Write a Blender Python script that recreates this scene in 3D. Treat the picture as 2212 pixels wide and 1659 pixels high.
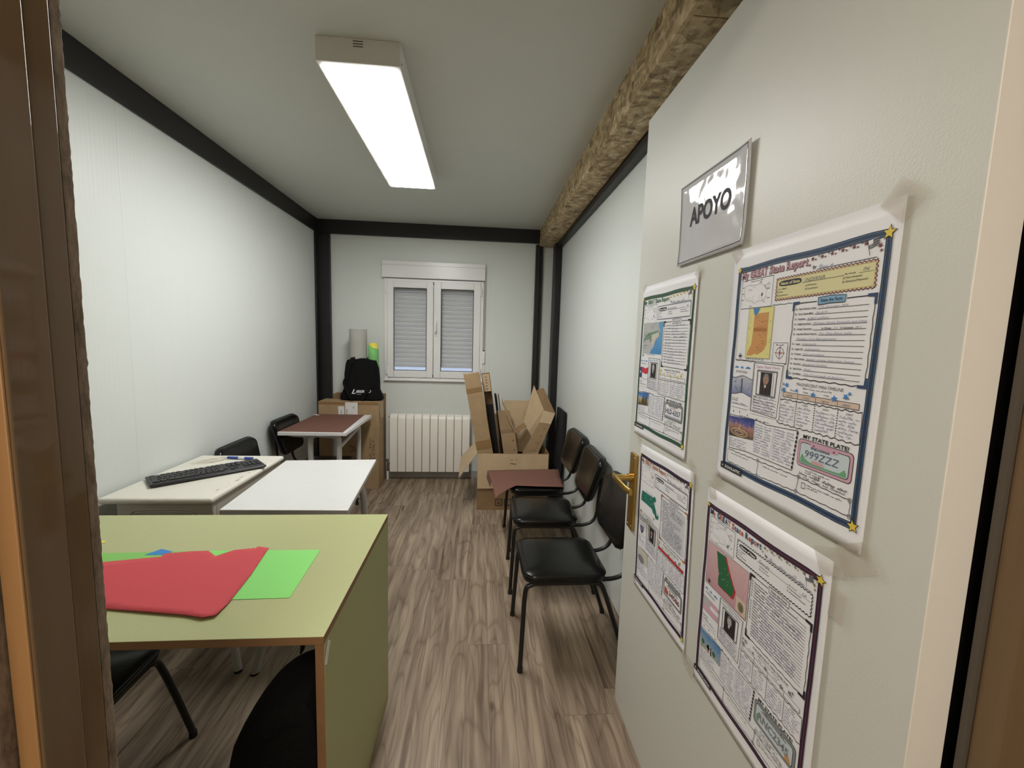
import bpy, bmesh, math, random
from mathutils import Vector, Matrix
random.seed(7)
for o in list(bpy.data.objects): bpy.data.objects.remove(o)
S = bpy.context.scene
COL = S.collection
PI = math.pi

# ------------------------------------------------------------ camera
YAW, PITCH, ROLL, CAMH, FPX = 0.0797, 0.1043, 0.0294, 1.4265, 895.0
cy, sy, cp, sp = math.cos(YAW), math.sin(YAW), math.cos(PITCH), math.sin(PITCH)
fw = Vector((sy*cp, cy*cp, -sp)); rt = Vector((cy, -sy, 0)); up = rt.cross(fw)
cr, sr = math.cos(ROLL), math.sin(ROLL)
r2 = cr*rt + sr*up; u2 = -sr*rt + cr*up
cam = bpy.data.objects.new('camera', bpy.data.cameras.new('camera')); COL.objects.link(cam)
cam.matrix_world = Matrix(((r2.x, u2.x, -fw.x, 0), (r2.y, u2.y, -fw.y, 0), (r2.z, u2.z, -fw.z, CAMH), (0, 0, 0, 1)))
cam.data.sensor_fit = 'HORIZONTAL'; cam.data.sensor_width = 36; cam.data.lens = FPX/2212*36
cam.data.clip_start = .02
S.camera = cam
# ------------------------------------------------------------ world, view
w = bpy.data.worlds.new('world'); S.world = w; w.use_nodes = True
w.node_tree.nodes['Background'].inputs[0].default_value = (.62, .74, 1, 1)
w.node_tree.nodes['Background'].inputs[1].default_value = .42
S.view_settings.view_transform = 'Standard'; S.view_settings.look = 'None'
S.view_settings.gamma = 1; S.view_settings.exposure = 1.0
PANEL_EMIT = 15.0          # ceiling luminaire in the room
HALL_EMIT = 20.0            # warm luminaire of the corridor

# ------------------------------------------------------------ materials
def new_mat(name):
    m = bpy.data.materials.new(name); m.use_nodes = True
    return m, m.node_tree, m.node_tree.nodes['Principled BSDF']
def mat(name, col, rough=.6, metal=0, noise=0, nscale=40, bump=0, bscale=200, spec=.5, coat=0, nstretch=(1,1,1), bdist=.002):
    m, t, b = new_mat(name)
    b.inputs['Base Color'].default_value = (*col, 1); b.inputs['Roughness'].default_value = rough
    b.inputs['Metallic'].default_value = metal; b.inputs['Specular IOR Level'].default_value = spec
    if coat: b.inputs['Coat Weight'].default_value = coat; b.inputs['Coat Roughness'].default_value = .06
    if noise or bump:
        tc = t.nodes.new('ShaderNodeTexCoord'); mp = t.nodes.new('ShaderNodeMapping'); mp.inputs['Scale'].default_value = nstretch
        t.links.new(tc.outputs['Object'], mp.inputs[0])
    if noise:
        n = t.nodes.new('ShaderNodeTexNoise'); n.inputs['Scale'].default_value = nscale; n.inputs['Detail'].default_value = 4
        t.links.new(mp.outputs[0], n.inputs['Vector'])
        r = t.nodes.new('ShaderNodeMapRange'); r.inputs[1].default_value = .25; r.inputs[2].default_value = .75
        r.inputs[3].default_value = 1-noise; r.inputs[4].default_value = 1+noise
        t.links.new(n.outputs['Fac'], r.inputs[0])
        x = t.nodes.new('ShaderNodeVectorMath'); x.operation = 'SCALE'; x.inputs[0].default_value = col
        t.links.new(r.outputs[0], x.inputs['Scale']); t.links.new(x.outputs[0], b.inputs['Base Color'])
    if bump:
        n2 = t.nodes.new('ShaderNodeTexNoise'); n2.inputs['Scale'].default_value = bscale; n2.inputs['Detail'].default_value = 3
        t.links.new(mp.outputs[0], n2.inputs['Vector'])
        bp = t.nodes.new('ShaderNodeBump'); bp.inputs['Strength'].default_value = bump; bp.inputs['Distance'].default_value = bdist
        t.links.new(n2.outputs['Fac'], bp.inputs['Height']); t.links.new(bp.outputs[0], b.inputs['Normal'])
    return m
def emit(name, col, s):
    m, t, b = new_mat(name)
    b.inputs['Base Color'].default_value = (*col, 1); b.inputs['Emission Color'].default_value = (*col, 1); b.inputs['Emission Strength'].default_value = s
    return m
def math_node(t, op, a, b=None, c=None):
    n = t.nodes.new('ShaderNodeMath'); n.operation = op
    for i, v in enumerate((a, b, c)):
        if v is None: continue
        if isinstance(v, (int, float)): n.inputs[i].default_value = v
        else: t.links.new(v, n.inputs[i])
    return n.outputs[0]
def panel_mat(name, col, axis, fine=.021, wide=.125, seam=1.0, off=0.0, rough=.38, k=1.0):
    """painted steel sandwich panel: fine lining and wider creases as relief along one axis"""
    m, t, b = new_mat(name)
    b.inputs['Roughness'].default_value = rough; b.inputs['Base Color'].default_value = (*col, 1); b.inputs['Specular IOR Level'].default_value = .4
    tc = t.nodes.new('ShaderNodeTexCoord'); sx = t.nodes.new('ShaderNodeSeparateXYZ'); t.links.new(tc.outputs['Object'], sx.inputs[0])
    v = sx.outputs[axis]
    f1 = math_node(t, 'PINGPONG', v, fine/2); f1 = math_node(t, 'MULTIPLY', f1, .045*k)
    w1 = math_node(t, 'PINGPONG', math_node(t, 'ADD', v, off), wide/2)
    w1 = math_node(t, 'MINIMUM', w1, .004)
    s1 = math_node(t, 'PINGPONG', math_node(t, 'ADD', v, off), seam/2); s1 = math_node(t, 'MINIMUM', s1, .003)
    h = math_node(t, 'ADD', math_node(t, 'ADD', f1, math_node(t, 'MULTIPLY', w1, .35)), s1)
    n = t.nodes.new('ShaderNodeTexNoise'); n.inputs['Scale'].default_value = 350; t.links.new(tc.outputs['Object'], n.inputs['Vector'])
    h = math_node(t, 'ADD', h, math_node(t, 'MULTIPLY', n.outputs['Fac'], .0007))
    bp = t.nodes.new('ShaderNodeBump'); bp.inputs['Strength'].default_value = .35; bp.inputs['Distance'].default_value = 1.0
    t.links.new(h, bp.inputs['Height']); t.links.new(bp.outputs[0], b.inputs['Normal'])
    return m
def ramp(t, fac, stops, interp='LINEAR'):
    r = t.nodes.new('ShaderNodeValToRGB'); r.color_ramp.interpolation = interp
    e = r.color_ramp.elements
    e[0].position, e[0].color = stops[0][0], (*stops[0][1], 1)
    e[1].position, e[1].color = stops[-1][0], (*stops[-1][1], 1)
    for p, c in stops[1:-1]:
        n = e.new(p); n.color = (*c, 1)
    t.links.new(fac, r.inputs[0]); return r.outputs[0]
def mixc(t, kind, fac, a, b):
    n = t.nodes.new('ShaderNodeMix'); n.data_type = 'RGBA'; n.blend_type = kind
    for s, v in ((n.inputs[0], fac), (n.inputs[6], a), (n.inputs[7], b)):
        if hasattr(v, 'links'): t.links.new(v, s)
        elif isinstance(v, tuple): s.default_value = (*v, 1)
        else: s.default_value = v
    return n.outputs[2]
def floor_mat():
    m, t, b = new_mat('laminate_planks')
    tc = t.nodes.new('ShaderNodeTexCoord'); sx = t.nodes.new('ShaderNodeSeparateXYZ'); t.links.new(tc.outputs['Object'], sx.inputs[0])
    X, Y = sx.outputs[0], sx.outputs[1]
    pw, pl = .096, 1.28
    px = math_node(t, 'DIVIDE', math_node(t, 'ADD', X, .03), pw); ix = math_node(t, 'FLOOR', px); fx = math_node(t, 'FRACT', px)
    wn = t.nodes.new('ShaderNodeTexWhiteNoise'); wn.noise_dimensions = '1D'
    ixb = math_node(t, 'FLOOR', math_node(t, 'DIVIDE', ix, 2.0)); t.links.new(ixb, wn.inputs['W'])
    py = math_node(t, 'ADD', math_node(t, 'DIVIDE', Y, pl), wn.outputs['Value']); iy = math_node(t, 'FLOOR', py); fy = math_node(t, 'FRACT', py)
    cb = t.nodes.new('ShaderNodeCombineXYZ'); t.links.new(ix, cb.inputs[0]); t.links.new(iy, cb.inputs[1])
    w2 = t.nodes.new('ShaderNodeTexWhiteNoise'); w2.noise_dimensions = '2D'; t.links.new(cb.outputs[0], w2.inputs['Vector'])
    wb = t.nodes.new('ShaderNodeTexNoise'); wb.inputs['Scale'].default_value = 2.2; wb.inputs['Detail'].default_value = 2
    cw = t.nodes.new('ShaderNodeCombineXYZ'); t.links.new(math_node(t, 'MULTIPLY', X, 2.0), cw.inputs[0]); t.links.new(Y, cw.inputs[1]); t.links.new(math_node(t, 'MULTIPLY', w2.outputs['Value'], 9.0), cw.inputs[2]); t.links.new(cw.outputs[0], wb.inputs['Vector'])
    vx = math_node(t, 'ADD', math_node(t, 'ADD', X, math_node(t, 'MULTIPLY', wb.outputs['Fac'], .045)), math_node(t, 'MULTIPLY', w2.outputs['Value'], 17.0))
    def vec(k):
        c_ = t.nodes.new('ShaderNodeCombineXYZ'); t.links.new(vx, c_.inputs[0]); t.links.new(math_node(t, 'MULTIPLY', Y, k), c_.inputs[1]); t.links.new(w2.outputs['Value'], c_.inputs[2]); return c_.outputs[0]
    def noise(v, sc, det, dist=0):
        n = t.nodes.new('ShaderNodeTexNoise'); n.inputs['Scale'].default_value = sc; n.inputs['Detail'].default_value = det; n.inputs['Distortion'].default_value = dist
        t.links.new(v, n.inputs['Vector']); return n.outputs['Fac']
    va, vb, vc = vec(.07), vec(.022), vec(.16)
    n1 = noise(va, 26, 4, .2); n2 = noise(vb, 150, 3); g = noise(vc, 8, 1.5, .25); n3 = noise(vb, 40, 2)
    base = ramp(t, n1, [(.28, (.185, .135, .098)), (.42, (.27, .205, .15)), (.52, (.345, .268, .195)), (.64, (.42, .335, .245)), (.8, (.48, .395, .30))])
    ring = math_node(t, 'PINGPONG', math_node(t, 'MULTIPLY', g, 9.0), .5)
    rings = ramp(t, ring, [(.0, (.50, .45, .41)), (.10, (.80, .77, .74)), (.22, (1, 1, 1))])
    streak = ramp(t, n2, [(.36, (.62, .58, .54)), (.48, (1, 1, 1))])
    dark = ramp(t, n3, [(.33, (.52, .47, .43)), (.43, (1, 1, 1))])
    c = mixc(t, 'MULTIPLY', .55, base, streak); c = mixc(t, 'MULTIPLY', .62, c, dark); c = mixc(t, 'MULTIPLY', .55, c, rings)
    # knots
    vk = t.nodes.new('ShaderNodeTexVoronoi'); vk.inputs['Scale'].default_value = 4.0
    c3 = t.nodes.new('ShaderNodeCombineXYZ'); t.links.new(vx, c3.inputs[0]); t.links.new(math_node(t, 'MULTIPLY', Y, .45), c3.inputs[1]); t.links.new(c3.outputs[0], vk.inputs['Vector'])
    kn = ramp(t, vk.outputs['Distance'], [(.0, (.25, .2, .17)), (.03, (.4, .33, .28)), (.06, (1, 1, 1))])
    c = mixc(t, 'MULTIPLY', .8, c, kn)
    tone = ramp(t, w2.outputs['Value'], [(0, (.78, .76, .74)), (1, (1.0, 1.0, 1.0))]); c = mixc(t, 'MULTIPLY', 1.0, c, tone)
    ex = math_node(t, 'MINIMUM', fx, math_node(t, 'SUBTRACT', 1.0, fx)); ey = math_node(t, 'MINIMUM', fy, math_node(t, 'SUBTRACT', 1.0, fy))
    gx = math_node(t, 'LESS_THAN', ex, .009); gy = math_node(t, 'LESS_THAN', ey, .0009)
    g = math_node(t, 'MAXIMUM', math_node(t, 'MULTIPLY', gx, .45), math_node(t, 'MULTIPLY', gy, .6))
    c = mixc(t, 'MIX', g, c, (.07, .05, .035))
    t.links.new(c, b.inputs['Base Color']); b.inputs['Roughness'].default_value = .42; b.inputs['Specular IOR Level'].default_value = .35
    bp = t.nodes.new('ShaderNodeBump'); bp.inputs['Strength'].default_value = .12; bp.inputs['Distance'].default_value = .002
    t.links.new(n2, bp.inputs['Height']); t.links.new(bp.outputs[0], b.inputs['Normal'])
    return m
def osb_mat():
    m, t, b = new_mat('strand_board')
    tc = t.nodes.new('ShaderNodeTexCoord')
    n = t.nodes.new('ShaderNodeTexNoise'); n.inputs['Scale'].default_value = 6; t.links.new(tc.outputs['Object'], n.inputs['Vector'])
    cols = []
    for k, (sc, rot) in enumerate((((14, 42, 42), (.3, .5, .4)), ((42, 16, 45), (.5, .2, -.5)))):
        mp = t.nodes.new('ShaderNodeMapping'); mp.inputs['Scale'].default_value = sc; mp.inputs['Rotation'].default_value = rot
        wv = t.nodes.new('ShaderNodeVectorMath'); wv.operation = 'MULTIPLY_ADD'; wv.inputs[1].default_value = (.12, .12, .12)
        t.links.new(n.outputs['Color'], wv.inputs[0]); t.links.new(tc.outputs['Object'], wv.inputs[2]); t.links.new(wv.outputs[0], mp.inputs[0])
        v = t.nodes.new('ShaderNodeTexVoronoi'); v.inputs['Scale'].default_value = 1.0; t.links.new(mp.outputs[0], v.inputs['Vector'])
        s = t.nodes.new('ShaderNodeSeparateColor'); t.links.new(v.outputs['Color'], s.inputs[0])
        cols.append((ramp(t, s.outputs[0], [(0, (.16, .095, .04)), (.35, (.42, .30, .15)), (.7, (.60, .46, .26)), (1, (.76, .62, .40))]), v.outputs['Distance']))
    f = math_node(t, 'GREATER_THAN', n.outputs['Fac'], .5)
    c = mixc(t, 'MIX', .5, cols[0][0], cols[1][0])
    n4 = t.nodes.new('ShaderNodeTexNoise'); n4.inputs['Scale'].default_value = 38; n4.inputs['Detail'].default_value = 6; t.links.new(tc.outputs['Object'], n4.inputs['Vector'])
    c = mixc(t, 'MULTIPLY', .7, c, ramp(t, n4.outputs['Fac'], [(.33, (.45, .40, .32)), (.52, (1, 1, 1))]))
    t.links.new(c, b.inputs['Base Color']); b.inputs['Roughness'].default_value = .6
    bp = t.nodes.new('ShaderNodeBump'); bp.inputs['Strength'].default_value = .4; bp.inputs['Distance'].default_value = .003
    t.links.new(cols[0][1], bp.inputs['Height']); t.links.new(bp.outputs[0], b.inputs['Normal'])
    return m
def gritty_mat(name, c1, c2, sc=90):
    m, t, b = new_mat(name)
    tc = t.nodes.new('ShaderNodeTexCoord'); mp = t.nodes.new('ShaderNodeMapping'); mp.inputs['Scale'].default_value = (1, 1, .35); t.links.new(tc.outputs['Object'], mp.inputs[0])
    n = t.nodes.new('ShaderNodeTexNoise'); n.inputs['Scale'].default_value = sc; n.inputs['Detail'].default_value = 8; n.inputs['Roughness'].default_value = .75
    t.links.new(mp.outputs[0], n.inputs['Vector'])
    t.links.new(ramp(t, n.outputs['Fac'], [(.35, c1), (.62, c2)]), b.inputs['Base Color']); b.inputs['Roughness'].default_value = .85
    bp = t.nodes.new('ShaderNodeBump'); bp.inputs['Strength'].default_value = .6; bp.inputs['Distance'].default_value = .002
    t.links.new(n.outputs['Fac'], bp.inputs['Height']); t.links.new(bp.outputs[0], b.inputs['Normal'])
    return m
def sheer(name, col, alpha, rough=.2):
    m, t, b = new_mat(name)
    b.inputs['Base Color'].default_value = (*col, 1); b.inputs['Alpha'].default_value = alpha; b.inputs['Roughness'].default_value = rough
    return m
def picture_mat(name, stops, axis=1, sc=1.0, off=0.0, noise=.0, nsc=60):
    """a printed picture: bands of colour across the sheet with some mottling"""
    m, t, b = new_mat(name)
    tc = t.nodes.new('ShaderNodeTexCoord'); sx = t.nodes.new('ShaderNodeSeparateXYZ'); t.links.new(tc.outputs['Object'], sx.inputs[0])
    f = math_node(t, 'MULTIPLY', math_node(t, 'ADD', sx.outputs[axis], off), sc)
    if noise:
        n = t.nodes.new('ShaderNodeTexNoise'); n.inputs['Scale'].default_value = nsc; n.inputs['Detail'].default_value = 6; t.links.new(tc.outputs['Object'], n.inputs['Vector'])
        f = math_node(t, 'ADD', f, math_node(t, 'MULTIPLY', math_node(t, 'SUBTRACT', n.outputs['Fac'], .5), noise))
    t.links.new(ramp(t, f, stops), b.inputs['Base Color']); b.inputs['Roughness'].default_value = .5
    return m
M = {}
M['wall_l'] = panel_mat('painted_panel_side', (.73, .765, .735), 1, off=.01)
M['wall_b'] = panel_mat('painted_panel_end', (.735, .765, .725), 0, wide=9, seam=1.02, off=.92)
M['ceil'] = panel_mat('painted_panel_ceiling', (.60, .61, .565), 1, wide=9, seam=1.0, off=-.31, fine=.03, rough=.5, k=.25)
M['hall'] = mat('hall_plaster', (.55, .48, .38), .8, bump=.2)
M['black'] = mat('black_steel', (.012, .0105, .011), .42, noise=.2, nscale=8, bump=.15, bscale=120)
M['floor'] = floor_mat(); M['osb'] = osb_mat()
M['pvc'] = mat('white_pvc', (.84, .84, .825), .3, spec=.5)
M['shut'] = mat('shutter_slat', (.56, .56, .55), .5)
M['rad'] = mat('radiator_enamel', (.86, .82, .74), .35)
M['skirt'] = mat('grey_skirting', (.40, .39, .37), .35)
M['chrome'] = mat('chrome', (.5, .5, .5), .25, 1)
M['brass'] = mat('brass', (.52, .34, .10), .33, 1, bump=.05)
M['door'] = mat('door_paint', (.63, .635, .585), .42, bump=.25, bscale=260, bdist=.0012)
M['dooredge'] = mat('door_edge_paint', (.84, .82, .765), .55, bump=.15, bscale=300)
M['brown'] = mat('brown_frame_paint', (.168, .106, .052), .62, coat=.6, spec=.15, noise=.10, nscale=5, bump=.12, bscale=30, nstretch=(6, 6, .3))
M['bead'] = mat('bead_lit_orange', (.33, .175, .068), .4, noise=.12, nscale=12, nstretch=(4, 4, .4))  # warm corridor light on the jamb step, put into the base colour
M['grit'] = gritty_mat('raw_board_edge', (.13, .095, .065), (.33, .26, .19))
M['gasket'] = mat('grey_gasket', (.10, .085, .065), .6)
M['glass'] = sheer('window_glass', (.9, .95, 1), .10, .02)
M['lampbody'] = mat('lamp_metal', (.74, .73, .69), .45)
M['diffuser'] = emit('lamp_diffuser', (1.0, .992, .972), PANEL_EMIT)
M['halllamp'] = emit('hall_lamp_diffuser', (1.0, .91, .79), HALL_EMIT)
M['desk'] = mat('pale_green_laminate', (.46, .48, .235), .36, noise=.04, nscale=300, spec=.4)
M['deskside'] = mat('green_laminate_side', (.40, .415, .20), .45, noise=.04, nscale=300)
M['deskedge'] = mat('beech_edge_band', (.235, .125, .055), .45, noise=.1, nscale=20)
M['vinyl'] = mat('black_vinyl', (.0055, .0055, .0052), .24, bump=.10, bscale=120, spec=.32)
M['tube'] = mat('black_tube', (.008, .008, .008), .35, noise=.3, nscale=30)
M['rubber'] = mat('rubber', (.012, .011, .01), .7)
M['dkfab'] = mat('black_fabric', (.0075, .0072, .0075), .9, noise=.35, nscale=180, bump=.4, bscale=400, spec=.15)
M['white'] = mat('white_laminate', (.74, .74, .725), .3)
M['whitetop'] = mat('worn_white_laminate', (.72, .72, .705), .28, noise=.02, nscale=9)
M['whitemetal'] = mat('white_tube', (.52, .50, .47), .4)
M['cream'] = mat('cream_moulded_plastic', (.74, .715, .63), .35, noise=.02, nscale=14)
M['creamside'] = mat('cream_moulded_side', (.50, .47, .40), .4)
M['brcard'] = mat('red_brown_card', (.155, .066, .045), .75, noise=.06, nscale=150)
M['card'] = mat('corrugated_cardboard', (.36, .245, .13), .78, noise=.10, nscale=14, bump=.12, bscale=60)
M['cardlt'] = mat('light_cardboard', (.52, .385, .235), .78, noise=.07, nscale=14)
M['carddk'] = mat('dark_cardboard', (.25, .155, .075), .8, noise=.10, nscale=14)
M['ptape'] = mat('brown_packing_tape', (.26, .155, .065), .3)
M['ink'] = mat('black_ink', (.012, .012, .014), .7)
M['dimink'] = mat('faded_ink', (.10, .06, .03), .7)
M['label'] = mat('white_label', (.72, .71, .70), .5)
M['red'] = mat('red_paper', (.62, .070, .085), .8, bump=.1)
M['green'] = mat('light_green_paper', (.27, .74, .185), .8)
M['green2'] = mat('green_paper', (.25, .58, .14), .8)
M['blue'] = mat('blue_paper', (.05, .25, .62), .8)
M['yellow'] = mat('yellow_paper', (.85, .75, .12), .8)
M['greyroll'] = mat('grey_card_roll', (.43, .42, .38), .8)
M['gr'] = mat('green_card_roll', (.20, .53, .16), .7)
M['ye'] = mat('yellow_card_roll', (.85, .72, .10), .7)
M['kb'] = mat('black_keyboard_plastic', (.014, .014, .016), .4)
M['key'] = mat('key_plastic', (.022, .022, .024), .35)
M['foam'] = mat('black_foam', (.008, .008, .008), .9)
M['penblue'] = mat('blue_pen', (.02, .06, .35), .3)
M['cable'] = mat('white_cable', (.66, .62, .52), .5)
M['scuff'] = mat('scuffed_bare_board', (.20, .15, .10), .8)

# ------------------------------------------------------------ geometry helpers
class MB:
    def __init__(s): s.v = []; s.f = []; s.m = []; s.mi = 0
    def add(s, vs, fs, mi=None):
        k = len(s.v); s.v += [Vector(p) for p in vs]
        for f in fs: s.f.append([k+i for i in f]); s.m.append(s.mi if mi is None else mi)
        return s
    def box(s, a, b, mi=None, mt=None):
        x0, y0, z0 = a; x1, y1, z1 = b
        vs = [Vector(p) for p in ((x0,y0,z0),(x1,y0,z0),(x1,y1,z0),(x0,y1,z0),(x0,y0,z1),(x1,y0,z1),(x1,y1,z1),(x0,y1,z1))]
        if mt: vs = [mt @ p for p in vs]
        return s.add(vs, [(0,3,2,1),(4,5,6,7),(0,1,5,4),(1,2,6,5),(2,3,7,6),(3,0,4,7)], mi)
    def prism(s, pts, d, mi=None, side=None):
        """planar polygon pts extruded by vector d"""
        n = len(pts); d = Vector(d); P = [Vector(p) for p in pts]
        k = len(s.v); s.v += P + [p+d for p in P]
        mi = s.mi if mi is None else mi; side = mi if side is None else side
        s.f.append([k+i for i in range(n)][::-1]); s.m.append(mi)
        s.f.append([k+n+i for i in range(n)]); s.m.append(mi)
        for i in range(n):
            j = (i+1) % n; s.f.append([k+i, k+j, k+n+j, k+n+i]); s.m.append(side)
        return s
    def tube(s, path, r, seg=12, mi=None, caps=True, smooth=4, closed=False):
        P = [Vector(p) for p in path]
        rr = r if isinstance(r, (list, tuple)) else [r]*len(P)
        if smooth > 1 and len(P) > 2: P, rr = catmull(P, rr, smooth)
        k = len(s.v); n = len(P); prev = None
        for i, p in enumerate(P):
            t = (P[min(i+1, n-1)]-P[max(i-1, 0)])
            t = t.normalized() if t.length > 1e-9 else Vector((0, 0, 1))
            if prev is None:
                a = Vector((0, 0, 1)) if abs(t.z) < .9 else Vector((1, 0, 0))
                u = t.cross(a).normalized()
            else: u = (prev - t*prev.dot(t)).normalized()
            prev = u; v = t.cross(u)
            for j in range(seg):
                an = 2*PI*j/seg; s.v.append(p + (u*math.cos(an)+v*math.sin(an))*rr[i])
        mi = s.mi if mi is None else mi
        for i in range(n-1):
            for j in range(seg):
                a = k+i*seg+j; b = k+i*seg+(j+1) % seg
                s.f.append([a, b, b+seg, a+seg]); s.m.append(mi)
        if caps:
            s.f.append([k+j for j in range(seg)][::-1]); s.m.append(mi)
            s.f.append([k+(n-1)*seg+j for j in range(seg)]); s.m.append(mi)
        return s
    def ribbon(s, path, wdir, wd, th, mi=None):
        """flat strap following a path; wdir = width direction"""
        P = [Vector(p) for p in path]; P, _ = catmull(P, [0]*len(P), 5)
        W = Vector(wdir).normalized(); k = len(s.v); n = len(P)
        for i, p in enumerate(P):
            t = (P[min(i+1, n-1)]-P[max(i-1, 0)]).normalized(); nn = t.cross(W); nn = nn.normalized() if nn.length > 1e-6 else Vector((0, -1, 0)); ww = nn.cross(t)
            s.v += [p+ww*wd/2+nn*th/2, p-ww*wd/2+nn*th/2, p-ww*wd/2-nn*th/2, p+ww*wd/2-nn*th/2]
        mi = s.mi if mi is None else mi
        for i in range(n-1):
            for j in range(4):
                a = k+i*4+j; b = k+i*4+(j+1) % 4; s.f.append([a, b, b+4, a+4]); s.m.append(mi)
        s.f.append([k, k+1, k+2, k+3]); s.m.append(mi); s.f.append([k+4*(n-1)+j for j in (3, 2, 1, 0)]); s.m.append(mi)
        return s
    def grid(s, fn, nu, nv, mi=None, cu=False):
        k = len(s.v); mi = s.mi if mi is None else mi
        for j in range(nv+1):
            for i in range(nu + (0 if cu else 1)): s.v.append(Vector(fn(i/nu, j/nv)))
        w_ = nu if cu else nu+1
        for j in range(nv):
            for i in range(nu):
                a = k+j*w_+i; b = k+j*w_+((i+1) % w_ if cu else i+1)
                s.f.append([a, b, b+w_, a+w_]); s.m.append(mi)
        return s
    def build(s, name, mats, parent=None, smooth=False, bevel=0, bseg=2, solid=0, sub=0, label=None, flip=False):
        me = bpy.data.meshes.new(name); me.from_pydata([tuple(p) for p in s.v], [], s.f)
        mats = mats if isinstance(mats, (list, tuple)) else [mats]
        for m in mats: me.materials.append(M[m] if isinstance(m, str) else m)
        for p, mi in zip(me.polygons, s.m): p.material_index = mi
        bm = bmesh.new(); bm.from_mesh(me)
        bmesh.ops.recalc_face_normals(bm, faces=bm.faces); bm.to_mesh(me); bm.free()
        o = bpy.data.objects.new(name, me); COL.objects.link(o)
        if parent is not None: o.parent = parent
        if smooth:
            for p in me.polygons: p.use_smooth = True
            try: me.set_sharp_from_angle(angle=math.radians(40))
            except Exception: pass
        if solid: md = o.modifiers.new('t', 'SOLIDIFY'); md.thickness = solid; md.offset = 0
        if bevel:
            md = o.modifiers.new('b', 'BEVEL'); md.width = bevel; md.segments = bseg; md.limit_method = 'ANGLE'; md.angle_limit = math.radians(40)
            md.harden_normals = False
            for p in me.polygons: p.use_smooth = True
            try: me.set_sharp_from_angle(angle=math.radians(50))
            except Exception: pass
        if sub: md = o.modifiers.new('s', 'SUBSURF'); md.levels = sub; md.render_levels = sub
        if label: o['label'] = label
        return o
def catmull(P, R, k):
    out, ro = [], []; n = len(P)
    for i in range(n-1):
        p0, p1, p2, p3 = P[max(i-1, 0)], P[i], P[i+1], P[min(i+2, n-1)]
        for j in range(k):
            t = j/k; t2 = t*t; t3 = t2*t
            out.append(.5*((2*p1)+(p2-p0)*t+(2*p0-5*p1+4*p2-p3)*t2+(3*p1-p0-3*p2+p3)*t3)); ro.append(R[i]*(1-t)+R[i+1]*t)
    out.append(P[-1]); ro.append(R[-1]); return out, ro
def thing(name, label, cat, loc=(0, 0, 0), rz=0, group=None):
    o = bpy.data.objects.new(name, None); COL.objects.link(o); o.location = loc; o.rotation_euler = (0, 0, rz); o.empty_display_size = .05
    o['label'] = label; o['category'] = cat
    if group: o['group'] = group
    return o
def tag(o, label, cat, group=None):
    o['label'] = label; o['category'] = cat
    if group: o['group'] = group
    return o
def struct(o): o['kind'] = 'structure'; return o
def copy_tree(o, parent=None):
    c = o.copy(); COL.objects.link(c); c.parent = parent
    for ch in list(o.children): copy_tree(ch, c)
    return c
def rrect(w_, h, r, n=5, cx=0, cyy=0):
    pts = []
    for (sx, sy_, a0) in ((1, 1, 0), (-1, 1, PI/2), (-1, -1, PI), (1, -1, 1.5*PI)):
        for k in range(n+1):
            a = a0+PI/2*k/n; pts.append((cx+sx*(w_/2-r)+r*math.cos(a), cyy+sy_*(h/2-r)+r*math.sin(a)))
    return pts
_tc = {}
def text2d(s, bold=0.0, shear=0.0, res=2):
    """glyph outlines as triangles, cap height normalised to 1, width scaled alike"""
    key = (s, bold, shear, res)
    if key in _tc: return _tc[key]
    cu = bpy.data.curves.new('t', 'FONT'); cu.body = s; cu.size = 1; cu.offset = bold; cu.shear = shear; cu.resolution_u = res
    o = bpy.data.objects.new('t', cu); COL.objects.link(o)
    dg = bpy.context.evaluated_depsgraph_get(); dg.update()
    me = o.evaluated_get(dg).to_mesh()
    V = [(v.co.x, v.co.y) for v in me.vertices]; F = [list(p.vertices) for p in me.polygons]
    o.evaluated_get(dg).to_mesh_clear(); bpy.data.objects.remove(o); bpy.data.curves.remove(cu)
    if V:
        x0 = min(p[0] for p in V); x1 = max(p[0] for p in V); h = .70
        V = [((x-x0)/max(x1-x0, 1e-6), y/h) for x, y in V]
    _tc[key] = (V, F); return _tc[key]
def put_text(mb, s, fn, bold=0, shear=0, mi=None, res=6):
    """fn(a,b): a in 0..1 along the width, b in cap heights -> 3D point"""
    V, F = text2d(s, bold, shear, res)
    mb.add([fn(a, b) for a, b in V], F, mi)

# ============================================================ SETTING
XL, XR, D, H = -1.56, .76, 4.20, 2.513
struct(MB().box((-2.2, -1.9, -.1), (2.2, D+.2, 0)).build('floor', 'floor'))
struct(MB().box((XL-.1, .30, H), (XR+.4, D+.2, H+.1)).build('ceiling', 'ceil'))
struct(MB().box((XL-.1, .38, 0), (XL, D+.1, H)).build('wall_left', 'wall_l'))
struct(MB().box((XR, .46, 0), (XR+.1, D+.1, H)).build('wall_right', 'wall_l'))
b = MB()   # end wall with the window opening
wx0, wx1, wz0, wz1 = -.93, .02, 1.02, 2.14
b.box((XL, D, 0), (wx0, D+.1, H)).box((wx1, D, 0), (XR+.1, D+.1, H)).box((wx0, D, 0), (wx1, D+.1, wz0)).box((wx0, D, wz1), (wx1, D+.1, H))
struct(b.build('wall_back', 'wall_b'))
# door wall and corridor (mostly behind the viewer)
b = MB().box((-2.2, .31, 0), (-.45, .4805, H)).box((.70, .31, 0), (2.2, .46, H)).box((-.45, .31, 2.26), (.70, .46, H))
struct(b.build('wall_front', 'hall'))
struct(MB().box((-2.2, -1.9, 0), (-2.1, .31, 2.5)).box((2.1, -1.9, 0), (2.2, .31, 2.5)).box((-2.1, -1.9, 0), (2.1, -1.8, 2.5)).build('wall_corridor', 'hall'))
struct(MB().box((-2.2, -1.9, 2.5), (2.2, .31, 2.6)).build('ceiling_corridor', 'hall'))
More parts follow.
